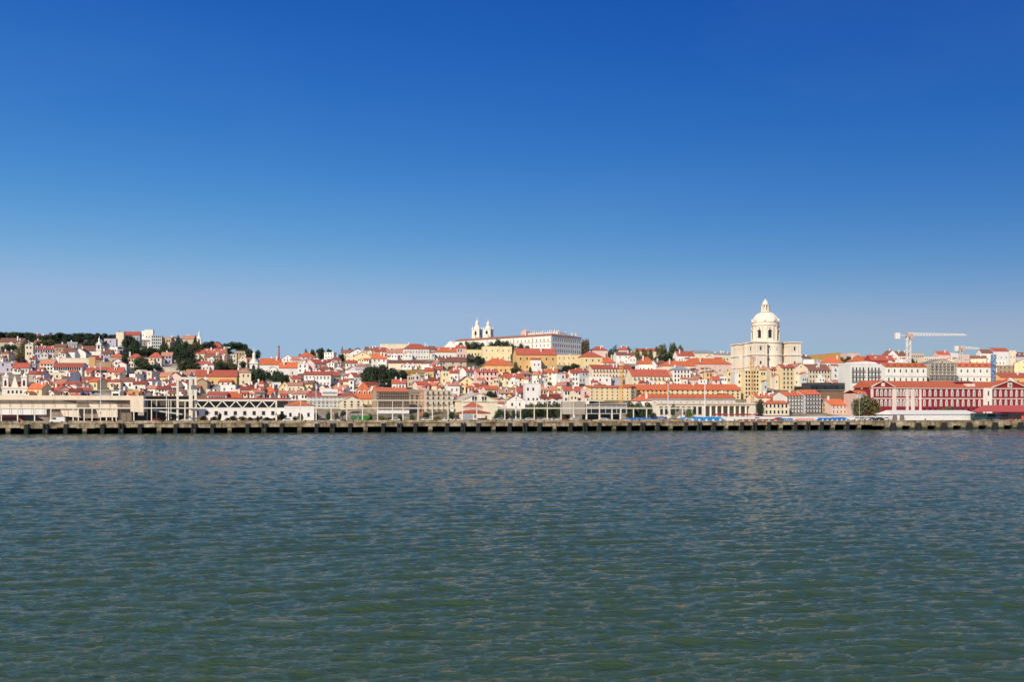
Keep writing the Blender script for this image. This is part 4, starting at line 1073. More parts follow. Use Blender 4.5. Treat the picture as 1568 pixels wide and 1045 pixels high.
# gangway stair ramps
def gangway(px0, py0, px1, py1, u, label):
    S = Site((px0+px1)/2, u); t = S.thing('gangway', label, 'gangway', 'slanting gangways down to the quay'); x = S.x; z = S.zz
    for nm2, yy in (('side_panel', 0), ('side_panel', 2.2)):
        b = MB(); b.prism([(x(px0), max(0.02, z(py0))), (x(px1), z(py1)-.4), (x(px1), z(py1)+1.6), (x(px0), z(py0)+1.4)], yy, yy+.15); b.build(nm2, 'paint', t, (.30, .25, .20))
    b = MB(); b.hexa([(x(px0), .15, max(.02, z(py0))), (x(px1), .15, z(py1)-.4), (x(px1), 2.2, z(py1)-.4), (x(px0), 2.2, max(.02, z(py0))), (x(px0), .15, max(.2, z(py0))+.2), (x(px1), .15, z(py1)-.2), (x(px1), 2.2, z(py1)-.2), (x(px0), 2.2, max(.2, z(py0))+.2)]); b.build('walkway', 'paint', t, (.2, .2, .2))
    for f in (.35, .75): 
        b = MB(); xx = x(px0)+(x(px1)-x(px0))*f; b.box(xx-.12, xx+.12, .9, 1.15, 0, z(py0)+(z(py1)-z(py0))*f); b.build('leg', 'paint', t, (.4, .38, .35))
gangway(520, 646, 558, 627, 13, 'dark slanting gangway in front of the cream gabled house')
gangway(1030, 644.5, 1049, 629, 13, 'dark slanting gangway in front of the colonnade terrace')
# glass pavilion on legs
S = Site(915, 22); t = S.thing('glass_pavilion', 'grey glazed pavilion raised on columns over dark glass beside a louvred box', 'pavilion'); x = S.x; z = S.zz
b = MB(); b.box(x(895), x(960), 0, 12, z(634.5), z(633.4)); b.box(x(895), x(960), 0, 12, z(619.8), z(618.8)); b.box(x(959.2), x(960), 0, 12, z(633.4), z(619.8)); b.build('frame', 'paint', t, (.55, .48, .42))
b = MB(); b.box(x(896), x(959), .6, 11, z(633.4), z(626)); b.box(x(897), x(955), 5, 5.3, 0, z(634.5)); b.build('glazing', 'glass', t)
b = MB(); b.box(x(896), x(959), .55, 11, z(626), z(619.8)); b.build('louvre', 'paint', t, (.36, .32, .30))
b = MB(); b.box(x(874), x(896), -.3, 13, z(635), z(615.5)); b.build('wall', 'plaster', t, (.52, .46, .40))
b = MB()
for i in range(12): xx = x(874)+(x(896)-x(874))*(i+.5)/12; b.box(xx-.08, xx+.08, -.5, -.3, z(635), z(615.5))
b.build('fin', 'paint', t, (.38, .33, .28))
for px in (879, 898, 918, 937, 950):
    b = MB(); b.box(x(px)-.3, x(px)+.3, -.2, .4, 0, z(634.5)); b.build('column', 'paint', t, WHT)
b = MB()
for px in (906, 918, 928, 937, 945, 952): b.box(x(px)-.1, x(px)+.1, .4, .58, z(633.4), z(619.8))
b.build('mullion', 'paint', t, (.6, .55, .5)); cover(874, 960, 614, 648)
# long yellow and peach buildings
house(900, 975, 593.5, 632, 590.5, 'g', 'Y', 'o', 13.8, 9, 4, 'framed', u=120, dep=12, label='long yellow building with four rows of windows behind the glass pavilion', name='office_block', hwin=1.6, group=None)
house(960, 1024, 597, 632, 589, 'g', 'O', 'o', 13.8, 9, 3, 'dark', u=125, dep=14, label='peach building with orange roof right of the long yellow building', name='office_block', hwin=1.5, group=None)
house(1022, 1138, 597, 632, 588.5, 'g', 'Y', 'o', 13.8, 14, 3, 'dark', u=128, dep=14, label='very long peach building with many windows left of the yellow apartment tower', name='office_block', hwin=1.5, group=None)
t = house(984, 1130, 609.5, 642, 604, 'g', 'W', 'o', 13.8, 14, 1, 'dark', u=84, dep=11, label='very long white building with thin orange roof above the colonnade', name='quay_station', chim=0, hwin=1.2, group=None)
W, h = HOUSES[-1]['W'], HOUSES[-1]['H']; 
for w_ in [c for c in t.children if c.name.startswith('window')]: w_.location.z = h-3.4
b = MB(); b.box(-W/2, W/2, -.3, -.004, h-1.1, h-.8); b.build('cornice', 'stone_trim', t)
house(978, 998, 614, 640, 607, 'h', 'W', 'o', 13.8, 3, 2, u=66, dep=12, label='small white hipped pavilion at the left end of the very long white building')
# colonnade
S = Site(1090, 58); t = S.thing('colonnade', 'cream loggia with a row of white columns behind red chairs', 'loggia'); x = S.x; z = S.zz
b = MB(); b.box(x(1005), x(1156), -.4, 9, z(619.5), z(617)); b.box(x(1005), x(1156), 0, 9, z(622), z(619.5)); b.build('entablature', 'plaster', t, (.74, .62, .48))
b = MB(); b.box(x(1078), x(1150), 5, 6, 0, z(622)); b.build('back_wall', 'plaster', t, (.50, .42, .33))
b = MB(); b.box(x(1005), x(1079), 0, 6, 0, z(622)); b.build('wall', 'plaster', t, (.78, .70, .56)); b = MB(); b.box(x(1148), x(1157), 0, 6, 0, z(622)); b.build('end_wall', 'plaster', t, (.78, .70, .56))
windows(t, x(1008), x(1076), [2.6], 8, 'dark', 1.8, 3.8)
for px in (1080, 1089, 1098, 1107, 1116.5, 1126, 1134, 1143):
    b = MB(); b.lathe([(.55, 0), (.48, z(623)), (.7, z(622.3)), (.7, z(622))], n=12); b.build('column', 'plaster', t, (.82, .76, .66)).location = (x(px), .6, 0)
b = MB()
for px in range(1008, 1156, 6): b.box(x(px)-.06, x(px)+.06, -.2, -.1, z(617), z(614))
b.box(x(1005), x(1156), -.2, -.1, z(614)-.12, z(614)); b.build('railing', 'paint', t, (.55, .5, .45))
rd_ = random.Random(5); b = MB(); b.box(-.25, .25, -.25, .25, .4, .48); b.box(-.25, .25, .2, .25, .48, .95)
for sx in (-.22, .22):
    for sy in (-.22, .22): b.box(sx-.02, sx+.02, sy-.02, sy+.02, 0, .4)
b2 = MB(); b2.box(-1.4, 1.4, -1.4, 1.4, 1.9, 2.1); b2.box(-1.2, 1.2, -1.2, 1.2, 1.2, 1.9)
pz = MB(); pz.lathe([(1.9, 2.2), (.1, 3.0)], n=8); pzm = pz.mesh('canopy', 'paint'); ps = MB(); ps.box(-.06, .06, -.06, .06, 0, 2.4); psm = ps.mesh('pole', 'paint')
for px in (1096, 1101, 1106, 1112, 1122, 1127, 1133, 1142, 1148, 1156, 1163):
    Sx = Site(px, 50); tt = thing('parasol', 'closed row red parasol on the terrace in front of the colonnade', 'parasol', Sx.loc, 0, 'red parasols before the colonnade')
    tt['label'] = 'low dark red terrace parasol in front of the colonnade'
    link('canopy', pzm, tt, (.34, .035, .03)); link('pole', psm, tt, (.6, .55, .5))
cover(1003, 1157, 605, 650)
house(1168, 1210, 618, 642, 614, 'g', 'C', 'o', 13.8, 6, 2, 'dark', u=66, dep=12, label='low cream building with small dark windows right of the round quay tree')
t = house(1202, 1230, 606, 642, 600, 'g', 'W', 'o', 13.8, 5, 5, 'balcony', u=72, dep=13, label='white five storey apartment block with grey balconies below the yellow terrace', name='apartment_block', hwin=1.9)
t = house(1230, 1258, 604, 642, 597, 'g', 'S', 'o', 13.8, 5, 5, 'balcony', u=72, dep=13, label='pale grey five storey apartment block with orange roof and balconies', name='apartment_block', hwin=1.9)
house(1258, 1271, 618, 642, 611, 'e', 'T', 'g', 13.8, 2, 2, 'dark', u=74, dep=12, label='narrow tan shaded house beside the pale grey apartment block')
house(1271, 1299, 620, 642, 611, 'g', 'P', 'o', 13.8, 4, 2, 'framed', u=68, dep=13, label='pink house with bright orange roof left of the big quay tree')
house(1299, 1312, 616, 642, 612, 'g', 'O', 'b', 13.8, 2, 2, 'dark', u=80, dep=10, label='narrow ochre house half hidden by the big quay tree')
t = house(1238, 1298, 587, 602, 585, 'f', 'D', 'g', 13.8, 12, 1, 'dark', dep=10, label='dark glazed terrace building above the rubble slope', name='terrace_building', chim=0, group=None, wwin=2.4, hwin=2.6)
wall_thing(1256, 1292, 600, 613, (.22, .13, .08), 'rough brown rubble wall below the dark glazed terrace')
# ---- red customs building
S = Site(1440, 55); t = S.thing('red_customs_building', 'long dark red waterfront building with white arched windows and two pediments', 'customs building'); x = S.x
D0 = S.D; z = lambda py: Z_(py, D0) - 4.0
RED = (.27, .013, .022); TR = (.80, .66, .58); ze = z(596)
b = MB(); b.box(x(1335), x(1600), 0, 16, 0, ze); b.build('wall', 'plaster', t, RED)
b = MB(); b.prism([(x(1335), ze+.6), (x(1369), ze+.6), ((x(1335)+x(1369))/2, ze+3.9)], .1, 3); b.build('pediment', 'plaster', t, RED); b = MB(); b.prism([(x(1519), ze+.6), (x(1573), ze+.6), ((x(1519)+x(1573))/2, ze+4.4)], .1, 3); b.build('pediment', 'plaster', t, RED)
b = MB(); b.box(x(1318), x(1335)-.01, 4, 15, 0, z(603)); b.build('side_wing', 'plaster', t, (.62, .42, .36)); b = MB(); b.face([(x(1317), 3.5, z(603)), (x(1335)-.02, 3.5, z(603)), (x(1335)-.02, 9, z(598)), (x(1317), 9, z(598))]); b.face([(x(1335)-.02, 15.5, z(603)), (x(1317), 15.5, z(603)), (x(1317), 9, z(598)), (x(1335)-.02, 9, z(598))]); b.build('wing_roof', 'rooftile', t, ROOF['o'])
b = MB()
b.box(x(1334), x(1601), -.5, 0, ze+.05, ze+.6); b.box(x(1334), x(1601), -.25, -.004, z(611)-.2, z(611)+.3)
for a, c, hh in ((1334, 1370, 3.4), (1518, 1574, 3.9)):
    m_ = (x(a)+x(c))/2
    for p0, p1 in (((x(a), ze+.6), (m_, ze+.6+hh)), ((m_, ze+.6+hh), (x(c), ze+.6))):
        b.hexa([(p0[0], -.6, p0[1]), (p1[0], -.6, p1[1]), (p1[0], .5, p1[1]), (p0[0], .5, p0[1]), (p0[0], -.6, p0[1]+.4), (p1[0], -.6, p1[1]+.4), (p1[0], .5, p1[1]+.4), (p0[0], .5, p0[1]+.4)])
b.build('cornice', 'plaster', t, TR)
for px, wv_ in ((1335, .7), (1369, 1.1), (1389, .7), (1397.5, 1.0), (1409, .6), (1573, .8)): b = MB(); b.box(x(px)-wv_, x(px)+wv_, -.35, -.003, 0, ze-.2); b.build('pilaster', 'plaster', t, TR)
b = MB(); b.box(x(1505.5), x(1517.5), -.9, 0, 0, ze+.62); b.build('corner_tower', 'plaster', t, (.84, .78, .70))
windows(t, x(1508.5), x(1514.5), [z(606), z(622)], 1, 'stone', .9, 2.6, -.9)
def redwin(p0, p1, n): windows(t, x(p0), x(p1), [z(607.5), z(622.8)], n, 'arched', 1.45, 3.2, -.004)
redwin(1340, 1366, 4); redwin(1371.5, 1387.5, 3); redwin(1390.5, 1396, 1); redwin(1399.5, 1407.5, 1); redwin(1411, 1504, 11); redwin(1519.5, 1569, 6); windows(t, x(1319), x(1334), [z(611), z(622)], 3, 'arched', 1.5, 2.8, 4)
windows(t, x(1411), x(1504), [z(632)], 11, 'dark', 1.3, 2.2, -.004)
b = MB(); zr_ = z(586.5)
b.face([(x(1333), -.7, ze+.62), (x(1602), -.7, ze+.62), (x(1602), 8, zr_+1), (x(1333), 8, zr_+1)]); b.face([(x(1602), 16.6, ze+.62), (x(1333), 16.6, ze+.62), (x(1333), 8, zr_+1), (x(1602), 8, zr_+1)]); b.face([(x(1333), 16.6, ze+.6), (x(1333), -.7, ze+.6), (x(1333), 8, zr_+1)])
for a, c, hh in ((1335, 1369, 3.6), (1519, 1573, 4.1)):
    m_ = (x(a)+x(c))/2
    b.face([(x(a), -.5, ze+1.1), (m_, -.5, ze+.9+hh), (m_, 9, ze+.9+hh), (x(a), 9, ze+1.1)]); b.face([(m_, -.5, ze+.9+hh), (x(c), -.5, ze+1.1), (x(c), 9, ze+1.1), (m_, 9, ze+.9+hh)])
rf = b.build('roof', 'rooftile', t, (.50, .12, .05))
b = MB(); b.box(x(1474), x(1497), 4, 9, ze+1, z(585.5)); b.build('dormer', 'plaster', rf, (.33, .03, .03)); b = MB(); b.prism([(x(1472), z(585.5)), (x(1499), z(585.5)), (x(1492), z(583)), (x(1478), z(583))], 3.5, 9.5); b.build('dormer_roof', 'rooftile', rf, ROOF['b'])
for px in (1486, 1493): b = MB(); b.box(x(px)-1, x(px)+1, 1.2, 4, ze+1, z(587.5)); b.build('dormer', 'plaster', rf, TR)
b = MB(); cxm = (x(1519)+x(1573))/2; b.bar((cxm, -.3, ze+2.2), (cxm, .1, ze+2.2), 1.3); b.build('emblem', 'plaster', t, (.7, .62, .55))
b = MB(); b.bar((cxm, -.5, ze+2.2), (cxm, -.3, ze+2.2), .6); b.build('emblem_centre', 'plaster', t, (.25, .2, .2))
cxm = (x(1335)+x(1369))/2; b = MB(); b.bar((cxm, -.3, ze+2.0), (cxm, .1, ze+2.0), .9); b.build('emblem', 'plaster', t, TR)
cover(1308, 1568, 584, 650)
# white event tent
S = Site(1432, 10); t = S.thing('marquee', 'long white marquee with panelled sides in front of the red building', 'marquee'); x = S.x; z = S.zz
b = MB(); b.box(x(1366), x(1500), 0, 12, 0, z(635)); b.build('wall', 'paint', t, (.80, .78, .74))
b = MB(); a_, c_ = x(1364), x(1501); z0, z1 = z(635), z(628.6)
b.face([(a_, -.4, z0), (c_, -.4, z0), (c_-3, 6, z1), (a_+2, 6, z1)]); b.face([(c_, 12.4, z0), (a_, 12.4, z0), (a_+2, 6, z1), (c_-3, 6, z1)]); b.face([(a_, 12.4, z0), (a_, -.4, z0), (a_+2, 6, z1)]); b.face([(c_, -.4, z0), (c_, 12.4, z0), (c_-3, 6, z1)]); b.build('roof', 'paint', t, (.84, .80, .72))
b = MB()
for px in (1387, 1401, 1415, 1430, 1444, 1459, 1473, 1487): b.box(x(px)-.06, x(px)+.06, -.08, 0, 0, z0)
b.build('frame', 'paint', t, (.6, .58, .54))
for px in (1370, 1381): b = MB(); b.prism([(x(px-4), .1), (x(px+4), .1), (x(px+3), z(636)), (x(px-3), z(636))], -.15, 0); b.build('opening', 'paint', t, (.22, .16, .14))
# white hoarding wall
S = Site(1200, 16); t = S.thing('quay_hoarding', 'long low white hoarding wall behind the blue tarpaulins', 'hoarding'); x = S.x; z = S.zz
b = MB(); b.box(x(1078), x(1366), 0, .3, 0, z(638.5)); b.build('panel', 'paint', t, (.78, .74, .68))
b = MB(); b.box(x(1078), x(1366), -.1, .4, z(638.5), z(638.5)+.15); b.build('coping', 'paint', t, (.8, .78, .72))
# low buildings/canopy at right edge
S = Site(1540, 14); t = S.thing('red_kiosk', 'coral red kiosk with wide canopy roof beside the parked coaches', 'kiosk'); x = S.x; z = S.zz
b = MB(); b.box(x(1553), x(1600), 2, 9, 0, z(632)); b.build('wall', 'plaster', t, (.62, .10, .07)); b = MB(); a_, c_ = x(1508), x(1600)
b.face([(a_, 0, z(631)), (c_, 0, z(631)), (c_, 5, z(621)), (a_+3.5, 5, z(621))]); b.face([(c_, 10, z(631)), (a_, 10, z(631)), (a_+3.5, 5, z(621)), (c_, 5, z(621))]); b.face([(a_, 10, z(631)), (a_, 0, z(631)), (a_+3.5, 5, z(621))]); b.face([(a_, 0, z(631)), (a_, 10, z(631)), (c_, 10, z(631)), (c_, 0, z(631))]); b.build('canopy', 'paint', t, (.48, .10, .08))
b = MB(); b.box(x(1560), x(1562.5), 1.7, 2, 0, z(633)); b.build('pillar', 'plaster', t, (.8, .55, .42)); b = MB(); b.box(x(1512)-.15, x(1512)+.15, 1, 1.3, 0, z(631)); b.build('pole', 'paint', t, (.3, .3, .3))

# ---------------------------------------------------------------- vehicles and tarpaulins
def vehicle_mesh(kind):
    b = MB(); L, W, = {'car': (4.3, 1.7), 'van': (5.2, 2.0), 'coach': (11.5, 2.5)}[kind]
    if kind == 'car':
        b.prism([(-2.15, .3), (2.15, .3), (2.15, .75), (1.3, .9), (.7, 1.42), (-1.1, 1.42), (-1.9, .95), (-2.15, .85)], 0, 1.7)
    elif kind == 'van':
        b.prism([(-2.6, .35), (2.6, .35), (2.6, 1.0), (1.9, 1.2), (1.4, 2.05), (-2.5, 2.1), (-2.6, 1.9)], 0, 2.0)
    else: b.prism([(-5.75, .4), (5.75, .4), (5.75, 2.6), (5.5, 3.2), (-5.6, 3.25), (-5.75, 3.0)], 0, 2.5)
    body = b.mesh('body', 'paint')
    g = MB()
    if kind == 'car': g.prism([(-1.6, .95), (1.15, .95), (.65, 1.34), (-1.05, 1.34)], -.02, 1.72)
    elif kind == 'van': g.prism([(.3, 1.25), (1.75, 1.25), (1.35, 1.9), (.3, 1.9)], -.02, 2.02)
    else: g.box(-5.4, 5.77, -.02, 2.52, 1.6, 2.7)
    glass = g.mesh('glass', 'glass')
    wv = MB(); r = .32 if kind != 'coach' else .48
    pts = [(r*math.cos(q), r*math.sin(q)+r) for q in [math.tau*i/12 for i in range(12)]]; wv.prism(pts, -.05, .2)
    return body, glass, wv.mesh('wheel', 'rubber'), {'car': (1.35, 1.7), 'van': (1.7, 2.0), 'coach': (3.8, 2.5)}[kind]
VEH = {k: vehicle_mesh(k) for k in ('car', 'van', 'coach')}
def vehicle(kind, px, u, col, label, flip=1, cat=None, group='cars parked on the quay', rz=None):
    S = Site(px, u); t = thing(kind if kind != 'car' else 'parked_car', label, cat or kind, S.loc, (AQ if rz is None else rz) + (0 if flip > 0 else math.pi), group)
    body, glass, wheel, (wx, wy) = VEH[kind]
    link('body', body, t, col); link('glass', glass, t)
    for sx in (-1, 1):
        for sy in (0, wy - .15): link('wheel', wheel, t, loc=(sx*wx, sy, 0))
vehicle('van', 89, 4, (.82, .82, .80), 'white van parked on the quay before the cruise terminal', -1)
vehicle('car', 881, 5, (.82, .82, .82), 'white car parked on the quay before the glass pavilion')
CN = {(.8,.8,.8): 'white', (.04,.04,.05): 'black', (.4,.03,.03): 'red', (.3,.32,.34): 'grey', (.04,.08,.25): 'blue', (.5,.5,.52): 'silver'}
cl = list(CN); rv = random.Random(12)
spots = [(103, 12, 1), (110, 12, 1), (284, 12, 0), (441, 14, 0), (493, 12, 4), (513, 10, 0), (540, 10, 3), (604, 9, 0), (651, 10, 0), (683, 10, 0), (702, 12, 0), (733, 9, 0), (742, 9, 1), (764, 16, 5), (783, 14, 0), (793, 14, 0), (808, 12, 0), (820, 12, 2), (829, 12, 0), (851, 12, 0), (865, 12, 2), (922, 10, 0), (930, 14, 3), (1056, 6, 0), (1313, 8, 0), (1321, 8, 3), (1328, 8, 0), (1337, 8, 4), (1344, 8, 1), (1353, 8, 0), (1359, 8, 5), (262, 16, 1), (240, 16, 2), (1190, 10, 2), (1160, 10, 0)]
NEAR = [(89, 'the white van'), (240, 'the slanting ramp of the dark hall'), (284, 'the portal gantry legs'), (441, 'the orange hipped pavilion'), (493, 'the office block'), (540, 'the dark left gangway'), (604, 'the scaffolded block'), (651, 'the beige balconied block'), (702, 'the grey roller door'), (742, 'the two tier quay shed'), (783, 'the white gabled house'), (830, 'the green hedge trees'), (865, 'the louvred box'), (926, 'the raised glass pavilion'), (1056, 'the right gangway'), (1160, 'the red parasols'), (1190, 'the low cream building'), (1321, 'the big quay tree'), (1353, 'the end of the marquee')]
byk = {}
for px, u, ci in spots:
    near = min(NEAR, key=lambda q: abs(q[0]-px))[1]; byk.setdefault((CN[cl[ci]], near), []).append((px, u, ci))
for (cn, near), lst in byk.items():
    for i, (px, u, ci) in enumerate(lst):
        pre = ('' if len(lst) == 1 else ['left of two ', 'right of two '][i]) if len(lst) < 3 else ['leftmost ', 'middle ', 'rightmost '][i]
        vehicle('car', px, u, cl[ci], (f'{pre}small {cn} car{"s" if len(lst)==2 else ""} parked on the quay near {near}').strip(), rv.choice([1, -1]))
for i, (px, col, lab) in enumerate(((1508, (.02, .07, .06), 'dark green coach parked against the end of the marquee'), (1528, (.02, .05, .10), 'dark blue coach parked between the green and brown coaches'), (1548, (.05, .025, .02), 'dark brown coach parked under the coral canopy'))):
    vehicle('coach', px, 6, col, lab, 1, 'coach', 'coaches parked at the kiosk', rz=AQ)
def tarp(px0, px1, pt, u, label, col=(.012, .16, .48), seed=1):
    S = Site((px0+px1)/2, u); t = S.thing('tarpaulin_stack', label, 'covered stack', 'blue tarpaulin stacks on the quay'); x = S.x; H = S.zz(pt); r = random.Random(seed)
    n = 26; L0, L1 = x(px0), x(px1); b = MB(); pr = []
    tops = [H*(.72 + .28*r.random())*(min(1, (i+1)/3, (n-i+1)/4)) for i in range(n+1)]
    for i in range(n):
        a, c = L0+(L1-L0)*i/n, L0+(L1-L0)*(i+1)/n
        b.hexa([(a, 0, 0), (c, 0, 0), (c, 3, 0), (a, 3, 0), (a, .5+r.uniform(-.2,.2), tops[i]), (c, .5, tops[i+1]), (c, 2.6, tops[i+1]), (a, 2.6, tops[i])])
    b.build('tarpaulin', 'paint', t, col)
    b = MB()
    for i in range(2, n, 4): a = L0+(L1-L0)*i/n; b.box(a, a+(L1-L0)/n*1.2, -.15, 0, 0.02, tops[i]*.5)
    b.build('crate', 'paint', t, (.7, .72, .72))
tarp(960, 1003, 639.5, 6, 'long bright blue tarpaulin stack right of the glass pavilion', (.01, .13, .42), 1)
tarp(1003, 1024, 637.5, 7, 'dark blue tarpaulin stack with white bundles beside the pole', (.015, .06, .20), 2)
tarp(1042, 1112, 638.5, 6, 'longest bright blue tarpaulin stack in front of the loggia', (.01, .2, .52), 3)
tarp(1131, 1196, 642.2, 6, 'low dark red covered stack before the white hoarding', (.28, .04, .05), 4)
tarp(1196, 1217, 641, 6, 'short blue covered stack below the cream building', (.02, .14, .38), 5)
tarp(1222, 1250, 641, 7, 'low pink covered stack below the white apartment block', (.6, .25, .22), 6)
tarp(1255, 1302, 639.5, 6, 'low blue covered stack left of the parked cars', (.01, .13, .45), 7)
# green container, poles
S = Site(552, 20); t = S.thing('container', 'green open container beside the left gangway', 'container'); b = MB(); b.box(-3.8, 3.8, 0, 2.4, 0.1, 2.5); b.build('body', 'paint', t, (.05, .26, .05)); b = MB()
for i in range(13): b.box(-3.7+i*.6, -3.5+i*.6, -.08, 0, .2, 2.4)
b.build('rib', 'paint', t, (.04, .2, .04))
def mast(px, pt, u, r, label, arms=False, col=(.8, .78, .75)):
    S = Site(px, u); H = S.zz(pt); t = S.thing('lamp_mast', label, 'mast', 'slim masts on the waterfront'); b = MB(); b.lathe([(r*1.6, 0), (r*1.6, .6), (r, .7), (r*.55, H)], n=10); b.build('pole', 'paint', t, col)
    b = MB(); b.lathe([(r*1.5, H), (r*1.9, H+.15), (.05, H+.45)], n=8); b.build('cap', 'paint', t, col)
    if arms: b = MB(); b.bar((-1.4, 0, H*.93), (1.4, 0, H*.93), .07); b.box(-1.7, -1.1, -.2, .2, H*.93-.1, H*.93+.05); b.box(1.1, 1.7, -.2, .2, H*.93-.1, H*.93+.05); b.build('lamp', 'paint', t, (.5, .5, .48))
mast(154, 558, 10, .18, 'tall thin pale mast rising in front of the cruise terminal')
mast(484, 590, 12, .18, 'thin pale mast in front of the grey office block')
mast(255, 600, 12, .2, 'thin mast in front of the dark hall')
mast(790, 588, 11, .26, 'bright white flagpole right of the two tier quay shed')
mast(1023, 590, 10, .24, 'bright white flagpole between two blue tarpaulin stacks')
mast(1079.5, 566, 10, .28, 'tallest white flagpole in front of the loggia end')
mast(1306, 608, 20, .16, 'grey lamp mast left of the big quay tree', True, (.4, .4, .38))
mast(1316, 606, 20, .14, 'thin green grey lamp mast in front of the big quay tree', True, (.4, .45, .4))
mast(1556, 596, 24, .14, 'slender pole in front of the red pediment')
# ---------------------------------------------------------------- planting
T = """
6 513 26 526 round d
28 517 26 526 umbrella d
48 514 24 524 umbrella d
66 513 26 524 round d
78 508 9 524 cypress d
90 515 26 527 round d
104 511 22 530 round d
118 513 22 529 round d
101 515 7 534 cypress d
140 512 22 529 umbrella d
147 517 16 534 round d
170 513 20 528 umbrella d
184 505 9 516 round m
199 504 14 516 round b
198 512 22 532 round d
208 520 14 537 round d
10 526 20 541 round d
22 527 12 538 round d
34 522 16 556 round g
30 540 16 560 round g
33 547 20 560 round p
70 519 22 530 round d
88 522 14 530 round d
62 522 20 534 round m
192 530 12 561 cypress d
216 536 22 548 round d
228 536 20 548 round d
222 532 18 548 round m
220 548 12 566 round g
235 557 18 566 bush d
212 560 24 570 bush d
196 572 10 580 bush d
244 533 16 545 bush d
268 525 12 544 cypress d
273 512 12 545 round d
283 520 16 548 round d
292 524 18 549 round d
299 512 7 534 cypress d
318 522 24 540 round d
330 523 20 538 umbrella d
312 525 16 542 round d
352 524 24 543 umbrella d
366 523 30 546 umbrella d
378 530 22 550 round d
384 534 16 556 round d
395 534 13 552 round d
290 545 34 566 round d
280 550 22 566 round d
306 548 20 564 round d
335 549 22 566 round g
352 552 20 570 round g
322 552 16 562 bush m
394 564 28 586 round d
424 567 22 586 round d
438 572 18 590 round d
428 573 22 590 round d
412 568 10 584 round d
460 541 12 549 round d
468 533 8 549 round d
478 535 16 546 umbrella d
492 533 18 546 umbrella d
504 535 14 545 umbrella d
536 532 10 546 round d
548 530 18 541 round d
524 528 4 540 cypress d
523 541 12 556 round d
565 559 24 582 round d
583 561 26 583 round d
600 563 24 585 round d
615 566 20 580 round g
635 565 16 576 round g
585 556 14 576 round d
733 543 16 562 round d
740 546 9 560 round d
722 548 18 556 bush m
786 536 12 562 round d
790 553 8 568 round g
791 562 26 575 round b
775 568 16 576 bush b
812 560 5 572 cypress d
880 525 9 534 round b
897 516 18 540 round b
893 520 10 545 round d
878 556 22 570 round d
868 558 16 570 round d
906 560 5 570 cypress d
935 531 13 546 round m
942 525 11 546 cypress m
930 538 14 548 bush d
962 529 12 540 round g
975 530 12 540 round g
986 532 12 540 round g
996 532 10 540 round g
1012 526 18 540 umbrella b
1030 522 15 540 round m
1042 524 14 540 round b
1036 530 18 541 round g
1008 544 20 556 round d
1022 541 22 556 round d
1034 544 14 554 round d
974 560 14 568 bush d
1082 548 6 554 bush m
1096 549 8 554 bush m
1300 543 16 552 round d
1312 543 18 553 round d
1288 546 16 553 round g
1382 546 20 558 round d
1396 548 14 558 round d
1406 549 14 557 round d
1243 549 10 558 bush d
1228 590 18 600 bush d
1240 540 8 549 bush d
750 598 14 612 round d
757 601 12 614 round d
744 602 12 612 bush d
90 582 12 590 bush d
120 574 10 584 round g
64 580 8 590 bush g
345 588 10 600 bush g
460 578 10 588 bush g
610 552 10 560 bush m
690 560 10 570 bush m
708 556 10 566 bush d
1060 560 8 568 bush d
1345 560 14 570 bush d
1505 548 12 556 bush g
893 600 10 612 round g
"""
for ln in T.strip().splitlines():
    p = ln.split(); tree(float(p[0]), float(p[1]), float(p[2]), float(p[3]), p[4], p[5])
rs = random.Random(31)
for _ in range(46):
    px = rs.uniform(0, 395); pb = rs.uniform(lerp(px, RIDGE)+2, lerp(px, RIDGE) + 30); hh_ = rs.uniform(9, 17); cx_ = int(px)
    if COVER[int(pb-hh_*.6), max(0, cx_-2):cx_+3].mean() > .5 and rs.random() < .75: continue
    tree(px, pb-hh_, rs.uniform(11, 22), pb, rs.choice(['round', 'round', 'umbrella']), rs.choice('dddmg'))
for px, pt, wp in ((705, 522.5, 11), (716, 521, 15), (727, 521, 18), (738, 522, 16), (752, 522, 15), (762, 517.5, 20), (774, 520, 18), (784, 525, 13), (798, 523, 15), (807, 528, 12)):
    tree(px, pt, wp, 540, 'round', 'd', DD=842 - (px-700)*.12)
for i in range(17):      # the dark pines that close the ridge on the left
    px = -4 + i*11 + rs.uniform(-3, 3); tree(px, lerp(px, [(0, 508), (60, 511), (100, 509), (180, 512)]) + rs.uniform(-1.5, 2.5), rs.uniform(22, 30), 527, rs.choice(['round', 'umbrella', 'round']), 'd')
for px, pt, wp, pb in ((196, 514, 22, 545), (206, 520, 22, 552), (192, 540, 14, 572), (214, 545, 24, 566), (224, 556, 26, 574), (240, 560, 22, 572), (252, 520, 16, 545), (262, 530, 22, 552), (275, 528, 24, 556), (288, 533, 26, 556), (300, 530, 22, 550), (284, 548, 30, 572), (298, 552, 28, 574), (345, 530, 26, 548), (372, 532, 26, 552), (386, 538, 20, 556), (340, 554, 26, 574), (356, 555, 26, 576)):
    tree(px, pt, wp, pb, 'round', rs.choice('ddm'))
for px, pt, wp, pb in ((560, 562, 20, 586), (572, 558, 26, 587), (588, 557, 28, 587), (602, 560, 26, 588), (616, 566, 22, 584), (396, 562, 30, 589), (428, 566, 24, 590), (436, 572, 22, 592)):
    tree(px, pt, wp, pb, 'round', 'd', DD=march(px, pb) - 22)
